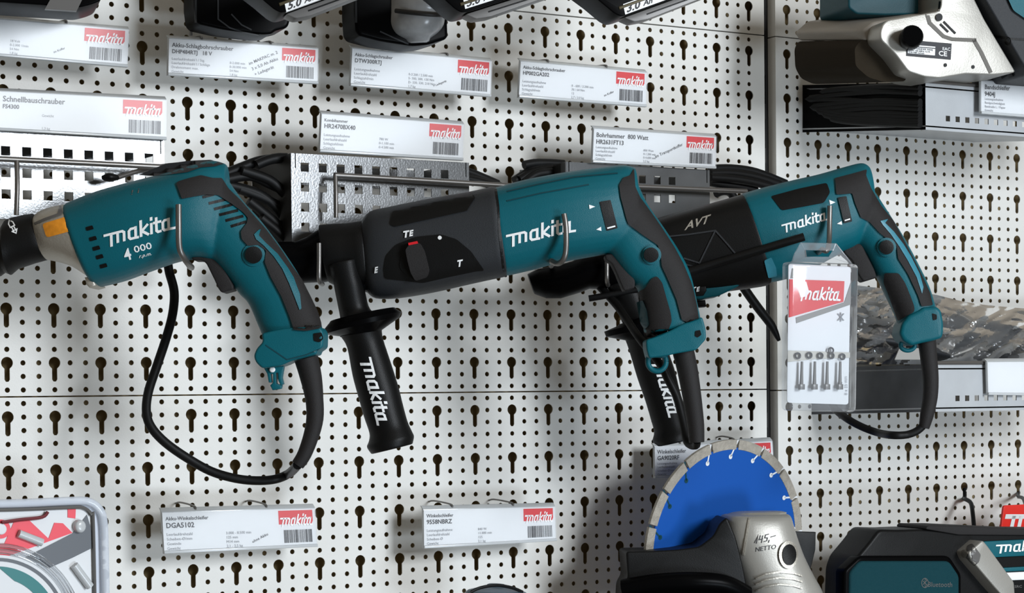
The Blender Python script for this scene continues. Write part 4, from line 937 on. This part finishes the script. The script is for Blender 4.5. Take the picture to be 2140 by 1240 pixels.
def topf(x):
    P_ = [(1770, 592), (1800, 598), (1855, 604), (1955, 616), (2010, 630), (2060, 638), (2140, 645), (2300, 650)]
    for (a, b), (c, d) in zip(P_, P_[1:]):
        if a <= x <= c: return b + (d - b) * (x - a) / (c - a)
    return P_[0][1]
mk('bag_film', bump_sheet(1780, 2300, topf, lambda x: 762, 120, 44, .140, .032, 3), film('crumpled_film', .20, .14, (.90, .88, .84), .07), BG, sharp=25)
mk('bag_back', bump_sheet(1780, 2300, topf, lambda x: 762, 40, 14, .030, .01, 5), mat('bag_lining', (.17, .155, .125), .35, 0, .5, .0, 1, .75, 22), BG)
dk = mat('dark_grey_part', (.022, .024, .026), .3, 0, .5)
mk('dark_part', loft(pb, [((1790, 628), (1792, 672), .02), ((1830, 632), (1835, 700), .03), ((1880, 650), (1880, 740), .03), ((1930, 690), (1925, 755), .02)]), mat('brown_grey_part', (.045, .042, .034), .5), BG)
mk('dark_part', loft(pb, [((1960, 735), (1962, 760), .02), ((2000, 700), (2005, 760), .03), ((2040, 672), (2045, 762), .035), ((2075, 665), (2085, 762), .03), ((2100, 690), (2110, 762), .02)]), dk, BG)
mk('dark_part', loft(pb, [((1940, 642), (1944, 700), .02, .01), ((1975, 655), (1980, 690), .02, .01), ((2003, 668), (2008, 680), .01, .01)]), dk, BG)
mk('wing_knob', join(loft(pb, [((2078, 665), (2086, 690), .01, .03), ((2100, 680), (2100, 712), .014, .03), ((2135, 686), (2136, 716), .010, .03)]), loft(pb, [((2080, 700), (2100, 690), .01, .03), ((2100, 735), (2122, 722), .010, .03)])), M_BLK, BG)
mk('white_tag', slab([P(1880, 728, .19), P(1920, 728, .19), P(1925, 752, .19), P(1870, 752, .19)], Vector((0, .001, 0))), mat('dull_paper', (.30, .29, .27), .6), BG, smooth=False)
mk('steel_bar', loft(pb, [((1770, 700), (1772, 716), .02, .02), ((1850, 712), (1852, 738), .03, .02), ((1920, 736), (1922, 756), .03, .02)]), M_GREYP, BG)

# ------------------------------------------------------------------ blister pack of screwdriver bits
pk = Plane(1712, 545, .335, -.12)
BP = thing('bit_set_pack', 'clear hanging pack with red and white card and four bits, before the rightmost drill', 'blister pack', pk.pt(1712, 700))
mk('hanger_tab', join(*[slab([pk.pt(x, y) for x, y in q], pk.n * -.002) for q in ([(1675, 507), (1748, 509), (1742, 524), (1684, 523)], [(1675, 507), (1684, 523), (1686, 537), (1656, 548), (1662, 530)], [(1748, 509), (1782, 552), (1734, 537), (1742, 524)], [(1656, 548), (1686, 537), (1734, 537), (1782, 552)])]), M_CLEAR, BP, smooth=False)
mk('card', slab([pk.pt(x, y, 0) for x, y in rnd([(1648, 551), (1778, 558), (1773, 846), (1645, 842)], 6)], pk.n * -.0008), M_CARD, BP, smooth=False)
cs = prism(pk, [(1640, 547), (1784, 553), (1779, 862), (1638, 858)], .010, -.004, .005, 10, 4)
mk('clear_case', cs, M_CLEAR, BP)
def kq(pts, n, m, nm, **k): return mk(nm, slab([pk.pt(x, y, n) for x, y in pts], pk.n * -.0004), m, BP, smooth=False, **k)
kq([(1649, 584), (1764, 588), (1762, 631), (1648, 664)], .0007, M_RED, 'red_field')
kq([(1663, 664), (1764, 632), (1778, 590), (1777, 637), (1664, 676)], .0007, mat('grey_print', (.20, .20, .19), .5), 'grey_band')
kq([(1652, 582), (1655, 561), (1668, 564), (1676, 583)], .0007, MATS['grey_print'], 'grey_corner')
kq([(1664, 596), (1674, 586), (1684, 590), (1690, 612), (1684, 620), (1672, 622)], .0011, M_WHITE, 'star_mark')
b = logo_px((1671, 625), Vector((1, .03)).normalized(), 16, 13.5)
for v in b.verts: v.co = pk.pt(v.co.x, v.co.y) + pk.n * .0013
mk('logo_lettering', b, M_WHITE, BP, smooth=False)
b = strokes([[(1750, 656), (1762, 670)], [(1762, 656), (1750, 670)], [(1756, 654), (1756, 672)]], 2, (0, 0), (1, 0), (0, 1))
for v in b.verts: v.co = pk.pt(v.co.x, v.co.y) + pk.n * .0012
mk('cross_mark', b, M_GINK, BP, smooth=False)
kq([(1645, 733), (1775, 737), (1775, 748), (1700, 751), (1645, 757)], .0011, mat('grey_tray', (.48, .46, .41), .4), 'bit_tray')
for i, x in enumerate((1669, 1696, 1722, 1749)):
    mk('screwdriver_bit', join(tube([pk.pt(x + 1, 756, .005), pk.pt(x + .5, 778, .005), pk.pt(x, 804, .005)], [.0012, .0014, .0018], 8, 3),
       box(pk.pt(x, 809, .005), pk.u, pk.v, pk.n, .0026, .0026, .0022, .0004)), M_GREYS, BP)
for x, y in ((1664, 744), (1688, 743), (1711, 744), (1734, 744), (1757, 746), (1733, 733)):
    mk('bit_socket', tube([pk.pt(*q, .003) for q in circle(x, y, 5.0, 5.5, 10) + [(x + 5, y)]], .0009, 6, 2), M_INK, BP)
b = text_px('S2', (1757, 812), (2, -14), (-13, -1), .01); b2 = text_px('8 x 25 mm', (1770, 826), (-.2, -9), (-8, 0), 0)
for bb in (b, b2):
    for v in bb.verts: v.co = pk.pt(v.co.x, v.co.y) + pk.n * .0012
mk('size_lettering', join(b, b2), M_GINK, BP, smooth=False)

# ------------------------------------------------------------------ angle grinder with blue blade
GC = P(1517, 1144, .105)
fwd = (GC - CAMP).normalized(); cr = RC @ Vector((1, 0, 0)); cu = RC @ Vector((0, 0, 1))
maj = (cr * .167 + cu * .986).normalized()
e1 = (cr * .986 - cu * .167).normalized()
mnr = (e1 * .779 + (RC @ Vector((0, 1, 0))) * .627).normalized()
gn = maj.cross(mnr).normalized()
if gn.dot(fwd) > 0: gn = -gn
pg = Plane(1517, 1144, .105); pg.o = GC; pg.n = gn
GR = thing('angle_grinder', 'silver and black angle grinder with a large blue cutting disc, below the hammer drill', 'grinder', GC, None)
RO = .1145
def dp(r, a, n=0): return GC + mnr * (r * cos(a)) + maj * (r * sin(a)) + gn * n
mk('cutting_disc', slab([dp(RO - .0085, 2 * pi * k / 96) for k in range(96)], gn * -.0022, .0002, 1), M_BLUE, GR, label='blue cutting disc')
NS = 18; OFF = radians(6)
sl_px = [((1483, 921), (1484, 960)), ((1543, 917), (1535, 950)), ((1601, 938), (1586, 966)), ((1652, 979), (1627, 1000)), ((1680, 1038), (1657, 1050)), ((1694, 1107), (1667, 1109)), ((1426, 963), (1437, 990)), ((1376, 1019), (1398, 1037)), ((1348, 1088), (1373, 1096))]
angs = sorted([atan2((pg.pt(*a) - GC).dot(maj), (pg.pt(*a) - GC).dot(mnr)) for a, b in sl_px])
gaps = [b - a for a, b in zip(angs, angs[1:])]; gp = sum(gaps) / len(gaps)
n_seg = max(12, round(2 * pi / gp)); a0 = angs[len(angs) // 2]
for k in range(n_seg):
    aa = a0 + (k + .04) * 2 * pi / n_seg; ab = a0 + (k + .96) * 2 * pi / n_seg
    am = ((aa + ab) / 2 + pi) % (2 * pi) - pi
    if am < radians(-40) and am > radians(-150): continue
    N = 8
    ring = [dp(RO, aa + (ab - aa) * i / N, .0006) for i in range(N + 1)] + [dp(RO - .0105, ab - (ab - aa) * i / N, .0006) for i in range(N + 1)]
    mk('disc_segment', slab(ring, gn * -.0034, .0003, 1), M_SEG, GR)
for k in range(n_seg):
    a = a0 + k * 2 * pi / n_seg; am = (a + pi) % (2 * pi) - pi
    if am < radians(-30) and am > radians(-150): continue
    sk = .10
    st = [dp(RO, a, .0004), dp(RO - .018, a + sk * .9, .0004)]
    w = (st[1] - st[0]).cross(gn).normalized() * .0009
    b = slab([st[0] + w, st[1] + w, st[1] - w, st[0] - w], gn * -.0002)
    c = slab([st[1] + (mnr * cos(2 * pi * i / 12) + maj * sin(2 * pi * i / 12)) * .0026 for i in range(12)], gn * -.0002)
    dark = am > radians(115)
    mk('cooling_slot', join(b, c), M_TEALD if dark else M_CARD, GR, smooth=False)
gl = Plane(1600, 1160, .16, -.3)
# gear head
gh = mk('gear_head', loft(gl, [((1522, 1076), (1640, 1074), .020, 0, 2.6), ((1512, 1082), (1646, 1080), .030, 0, 2.8), ((1508, 1120), (1656, 1118), .036, 0, 2.8), ((1520, 1165), (1672, 1162), .038, 0, 2.7), ((1534, 1205), (1692, 1202), .040, 0, 2.6), ((1546, 1245), (1712, 1240), .041, 0, 2.5), ((1560, 1320), (1730, 1310), .042, 0, 2.4)], cap=.25), M_SILV, GR)
tg = bvh([gh])
for yy in (1196, 1208, 1222):
    mk('head_rib', lay(strokes([[(1580, yy + 14), (1600, yy + 5), (1630, yy), (1660, yy + 3), (1676, yy + 8)]], 3, (0, 0), (1, 0), (0, 1)), tg, gl, .0025), M_ALU, GR, smooth=False)
mk('hole_rim', decal(circle(1648, 1160, 20, 29), tg, gl, .0030, 8), M_ALU, GR)
mk('handle_socket', decal(circle(1650, 1160, 14.5, 22), tg, gl, .0042, 8), M_BLK, GR)
mk('head_edge', lay(strokes([[(1566, 1084), (1560, 1120), (1553, 1160)]], 4, (0, 0), (1, 0), (0, 1)), tg, gl, .0015), M_ALU, GR, smooth=False)
hw = strokes([[(0, .0), (.35, .9), (.25, -.1)], [(.65, .8), (.55, .3), (1.0, .35)], [(.95, .75), (.9, -.1)], [(1.7, .85), (1.3, .8), (1.25, .45), (1.6, .4), (1.55, .05), (1.2, 0)], [(1.85, .1), (1.8, -.2)], [(2.0, .45), (2.6, .55)]], .11, (1577, 1135), (16.5, -2.2), (2.0, -17))
hw2 = text_px('NETTO', (1578, 1154), (13.4, -2.0), (1, -13.5), .0)
mk('handwritten_price', join(lay(hw, tg, gl, .0006), lay(hw2, tg, gl, .0006)), M_INK, GR, smooth=False)
gw = Plane(1400, 1180, .13, -.45)
mk('wheel_guard', prism(gw, [(1302, 1150), (1358, 1149), (1410, 1146), (1454, 1140), (1483, 1118), (1496, 1092), (1512, 1078), (1530, 1120), (1545, 1180), (1560, 1260), (1580, 1330), (1290, 1330), (1296, 1222), (1306, 1205)], .020, -.03, .008, 8, 4), M_BLK, GR)
mk('guard_plate', prism(gl, [(1652, 1112), (1713, 1114), (1712, 1150), (1705, 1180), (1691, 1222), (1676, 1196), (1660, 1160)], -.010, -.016, .001), M_BLK, GR)
gm = mk('guard_rim', tube([gw.pt(1296, 1228, .02), gw.pt(1360, 1215, .03), gw.pt(1430, 1210, .035), gw.pt(1500, 1216, .03), gw.pt(1550, 1240, .02)], .010, 14, 5), M_BLKG, GR)
mk('motor_body', loft(gw, [((1290, 1245), (1290, 1330), .03, .02), ((1350, 1226), (1350, 1330), .04, .02), ((1450, 1222), (1450, 1330), .04, .02), ((1560, 1236), (1560, 1330), .04, .02)]), M_BLKG, GR)

# ------------------------------------------------------------------ site radio
pr = Plane(1900, 1180, .17, -.10)
RA = thing('jobsite_radio', 'black radio with dark teal speaker grille and silver corner guard, bottom right corner', 'radio', pr.pt(1900, 1230))
ca = mk('case', prism(pr, [(1838, 1107), (1880, 1108), (1928, 1106), (1990, 1109), (2300, 1112), (2300, 1400), (1778, 1400), (1779, 1240), (1781, 1192), (1790, 1167), (1816, 1136)], .0, -.05, .010, 9, 4), M_BLK, RA)
mk('carry_handle', prism(pr, [(1930, 1106), (1934, 1099), (1990, 1099), (2140, 1106), (2300, 1108), (2300, 1120), (2000, 1118)], .004, -.05, .004, 4), M_RUB, RA)
mk('grille_bezel', prism(pr, [(1790, 1162), (1978, 1162), (2003, 1200), (2003, 1400), (1756, 1400), (1758, 1192)], .006, -.01, .004, 8), M_BLKG, RA)
gr = mk('speaker_grille', prism(pr, [(1788, 1172), (1974, 1172), (1995, 1203), (1995, 1400), (1764, 1400), (1767, 1196)], .009, 0, .003, 8), mat('teal_mesh_cloth', (.001, .045, .058), .6, 0, .3, .8, 2600), RA)
tr_ = bvh([gr, ca])
mk('wireless_lettering', lay(join(text_px('Bluetooth', (1938, 1227), (13.0, .1), (1, -15), .0), strokes([[(1929, 1215), (1937, 1223), (1933, 1228), (1933, 1210), (1937, 1214), (1929, 1222)]], 1.3, (0, 0), (1, 0), (0, 1)), strokes([circle(1933, 1219, 7, 10, 12) + [(1940, 1219)]], 1.2, (0, 0), (1, 0), (0, 1))), tr_, pr, .0004), M_GREYS, RA, smooth=False)
pa = [(2028, 1127), (2038, 1139), (2093, 1214), (2095, 1240), (2110, 1400), (2085, 1400), (2068, 1242), (2050, 1222), (2004, 1168), (1998, 1153)]
ar_ = mk('corner_guard', prism(pr, pa, .022, -.005, .006, 5, 3), M_SILV, RA)
ta = bvh([ar_])
mk('guard_pad', decal([(2022, 1140), (2032, 1136), (2050, 1160), (2046, 1176), (2036, 1184), (2016, 1164)], ta, pr, .0008, 8, 4), M_GREYS, RA)
mk('guard_screw', decal(circle(2015, 1158, 6, 9), ta, pr, .0012, 0), M_ALU, RA)
mk('name_plate', prism(pr, [(2051, 1132), (2300, 1120), (2300, 1154), (2072, 1165), (2064, 1158)], .004, -.002, .001, 3), M_TEAL, RA)
b = logo_px((2082, 1153), Vector((1, -.04)).normalized(), 13, 16.5)
for v in b.verts: v.co = pr.pt(v.co.x, v.co.y) + pr.n * .0046
mk('logo_lettering', b, M_WHITE, RA, smooth=False)
mk('teal_strip', prism(pr, [(2072, 1188), (2300, 1176), (2300, 1186), (2078, 1196)], .003, -.002, .001), M_TEAL, RA)
mk('display_bezel', prism(pr, [(2078, 1198), (2300, 1188), (2300, 1205), (2094, 1214)], .003, -.002, .001), M_WHITE, RA)
mk('button_lettering', lay(text_px('SRC', (2120, 1229), (9, -.3), (0, -7), .02), bvh([ca]), pr, .0006), M_GREYS, RA, smooth=False)
mk('volume_knob', prism(pr, circle(2095, 1228, 6, 9), .008, -.002, .002), M_SILV, RA)
# red hang tag and black wire hook over the radio
rt = Plane(2120, 1080, .09, -.05)
r = thing('red_hang_tag', 'bright red tag with a white initial, cut by the right edge above the radio', 'tag', rt.pt(2120, 1056))
mk('tag_card', prism(rt, rnd([(2098, 1057), (2240, 1050), (2240, 1112), (2092, 1107)], 5), 0, -.003, .0005), mat('bright_red_print', (.85, .03, .02), .4), r)
b = logo_px((2106, 1112), Vector((1, 0)), 32, 25, .22, .30)
for v in b.verts: v.co = rt.pt(v.co.x, v.co.y) + rt.n * .0006
mk('logo_lettering', b, M_WHITE, r, smooth=False)
mk('hook', tube([P(2129, 1030, .002), P(2128, 1038, .02), P(2138, 1042, .05), P(2144, 1058, .092)], .0022, 8, 4), M_BLK, r)
o = mk('wire_hook', tube([P(2016, 1022, .0), P(2016, 1042, .006), P(2018, 1044, .02), P(2029, 1052, .035), P(2033, 1075, .05), P(2036, 1108, .06)], .0026, 10, 5), M_BLK)
o['label'] = 'black wire hook in the pegboard above the radio, left of the red tag'; o['category'] = 'hook'

# ------------------------------------------------------------------ saw blade pack at the lower left
pq = Plane(100, 1150, .10, .10)
BC = thing('saw_blade_pack', 'large clear plastic pack with red and dark card, bottom left corner', 'blister pack', pq.pt(100, 1200))
def bq(pts, n, m, nm, th=.0004, **k): return mk(nm, slab([pq.pt(x, y, n) for x, y in pts], pq.n * -th), m, BC, smooth=False, **k)
bq([(-300, 1052), (160, 1046), (196, 1052), (212, 1078), (220, 1400), (-300, 1400)], 0, mat('frosted_plastic', (.66, .70, .78), .15, 0, .6, 0, 1, .1, 20), 'backing', .001)
bq([(-300, 1068), (168, 1061), (186, 1070), (191, 1090), (198, 1400), (-300, 1400)], .0010, M_CARD, 'card', .0008)
bq([(-300, 1140), (8, 1136), (28, 1090), (60, 1088), (100, 1126), (112, 1093), (130, 1094), (150, 1114), (-60, 1190), (-300, 1230)], .0016, mat('rose_red_print', (.80, .06, .09), .4), 'red_field')
bq([(140, 1064), (157, 1064), (156, 1084), (140, 1082)], .0016, MATS['rose_red_print'], 'red_patch')
bq([(150, 1115), (180, 1076), (190, 1110), (194, 1144), (150, 1166), (100, 1188), (52, 1165)], .0018, mat('slate_print', (.10, .11, .125), .35), 'dark_band')
ctr = (-8, 1312)
def arc(rx, a0_, a1_, n=30): return [(ctr[0] + rx * cos(radians(a0_ + (a1_ - a0_) * k / n)), ctr[1] + rx * sin(radians(a0_ + (a1_ - a0_) * k / n))) for k in range(n + 1)]
bq(arc(152, -125, 5) + [(-8, 1400)], .0026, M_CARD, 'blade_window', .0006)
bq(arc(146, -125, 5) + arc(139, 5, -125), .0032, mat('slate_print', (0, 0, 0)), 'window_ring')
bq(arc(128, -90, 5) + arc(104, 5, -70), .0032, mat('green_teal_print', (.01, .17, .17), .4), 'blade_print')
mk('window_rim', tube([pq.pt(x, y, .004) for x, y in arc(160, -125, 5)], .0022, 8, 1), M_CLEAR, BC)
mk('window_rim', tube([pq.pt(x, y, .004) for x, y in arc(172, -125, 5)], .0018, 8, 1), M_CLEAR, BC)
mk('case_rim', tube([pq.pt(x, y, .003) for x, y in ((-300, 1054), (0, 1053), (150, 1047), (185, 1050), (205, 1066), (213, 1090), (216, 1160), (220, 1400))], .0038, 12, 5), mat('clear_rim', (.75, .80, .88), .08, 0, .8, alpha=.6), BC)
mk('inner_rim', tube([pq.pt(x, y, .003) for x, y in ((-300, 1069), (0, 1066), (140, 1061), (172, 1062), (188, 1076), (192, 1100), (198, 1400))], .0016, 8, 5), M_GREYS, BC)
def pill(a, b, rr): return tube([pq.pt(*a, .004), pq.pt((a[0] + b[0]) / 2, (a[1] + b[1]) / 2, .004), pq.pt(*b, .004)], rr, 12, 2)
mk('embossed_slot', pill((35, 1115), (84, 1134), .0036), M_HOLD, BC)
mk('embossed_slot', pill((151, 1181), (184, 1226), .0038), M_HOLD, BC)
mk('hex_key', tube([pq.pt(0, 1092, .004), pq.pt(40, 1086, .004), pq.pt(84, 1081, .004), pq.pt(96, 1070, .004)], .0016, 8, 4), mat('maroon_steel', (.22, .05, .06), .3, .4), BC)
mk('snap_button', prism(pq, circle(162, 1100, 12, 14, 16), .008, .001, .003), M_HOLD, BC)
mk('ring_print', join(slab([pq.pt(x, y, .0022) for x, y in circle(0, 1106, 20, 20, 20)], pq.n * -.0003)), MATS['rose_red_print'], BC, smooth=False)
mk('ring_centre', prism(pq, circle(-1, 1106, 12, 12, 16), .004, .001, .001), M_CARD, BC)
# small round machine top peeping in from below
o = thing('round_tool_cap', 'blue-grey rounded cap just peeping in at the bottom edge, left of the grinder', 'tool', P(1037, 1250, .12))
mk('cap', loft(Plane(1037, 1245, .12), [((1020, 1227), (1056, 1227), .012, 0, 2), ((996, 1233), (1080, 1233), .026, 0, 2), ((982, 1244), (1094, 1244), .034, 0, 2), ((972, 1300), (1104, 1300), .04, 0, 2)], cap=.3), mat('blue_grey_plastic', (.09, .13, .17), .4), o)
mk('cap_rim', tube([P(x, y, .145) for x, y in ((984, 1238), (1004, 1229), (1037, 1224), (1070, 1229), (1092, 1238))], .0016, 8, 4), M_BLK, o)

# ------------------------------------------------------------------ small pieces belong to the part they sit on
NEST = {'lock_button': 'button_ring', 'dial_knob': 'mode_dial', 'dial_mark': 'mode_dial', 'back_stripe': 'rubber_grip', 'lug_pin': 'hook_lug',
        'grip_lettering': 'side_grip', 'capacity_lettering': 'label_plate', 'rating_field': 'rating_plate', 'rating_lettering': 'rating_plate', 'rating_small_print': 'rating_plate',
        'cover_groove': 'drive_cover', 'cover_edge': 'drive_cover', 'cover_screw': 'drive_cover', 'body_rib': 'body', 'teal_shell': 'body', 'body_seam': 'body', 'body_screw': 'body',
        'handle_socket': 'gear_head', 'hole_rim': 'gear_head', 'head_rib': 'gear_head', 'handwritten_price': 'gear_head', 'head_edge': 'gear_head', 'disc_segment': 'cutting_disc', 'cooling_slot': 'cutting_disc',
        'wireless_lettering': 'speaker_grille', 'guard_pad': 'corner_guard', 'guard_screw': 'corner_guard', 'rail_groove': 'rail', 'cup_band': 'chuck_cup', 'switch_mark': 'switch_slot', 'tab_lettering': 'mode_tab',
        'orange_sticker': 'metal_nose', 'nose_rib': 'metal_nose', 'direction_symbol': 'locating_sleeve', 'front_vent': 'motor_housing', 'warning_lettering': 'motor_housing', 'title_lettering': 'card', 'model_lettering': ('card', 'motor_housing'),
        'specification_lettering': 'card', 'value_lettering': 'card', 'slanted_lettering': 'card', 'barcode': 'card', 'logo_lettering': ('logo_panel', 'name_plate', 'tag_card', 'motor_housing', 'red_field'),
        'screw_recess': 'handle_base', 'base_seam': 'handle_base', 'ring_centre': 'ring_print', 'side_label': 'foot', 'dot_mark': 'gear_housing', 'gear_rib': 'gear_housing'}
for rt_ in [o for o in bpy.data.objects if o.parent is None and o.type == 'EMPTY']:
    kids = list(rt_.children)
    for k in kids:
        n = k.name.split('.')[0]
        if n in NEST:
            tg_ = NEST[n] if isinstance(NEST[n], tuple) else (NEST[n],)
            for t_ in tg_:
                m_ = [q for q in kids if q.name.split('.')[0] == t_ and q.parent is rt_]
                if m_: k.parent = m_[0]; break
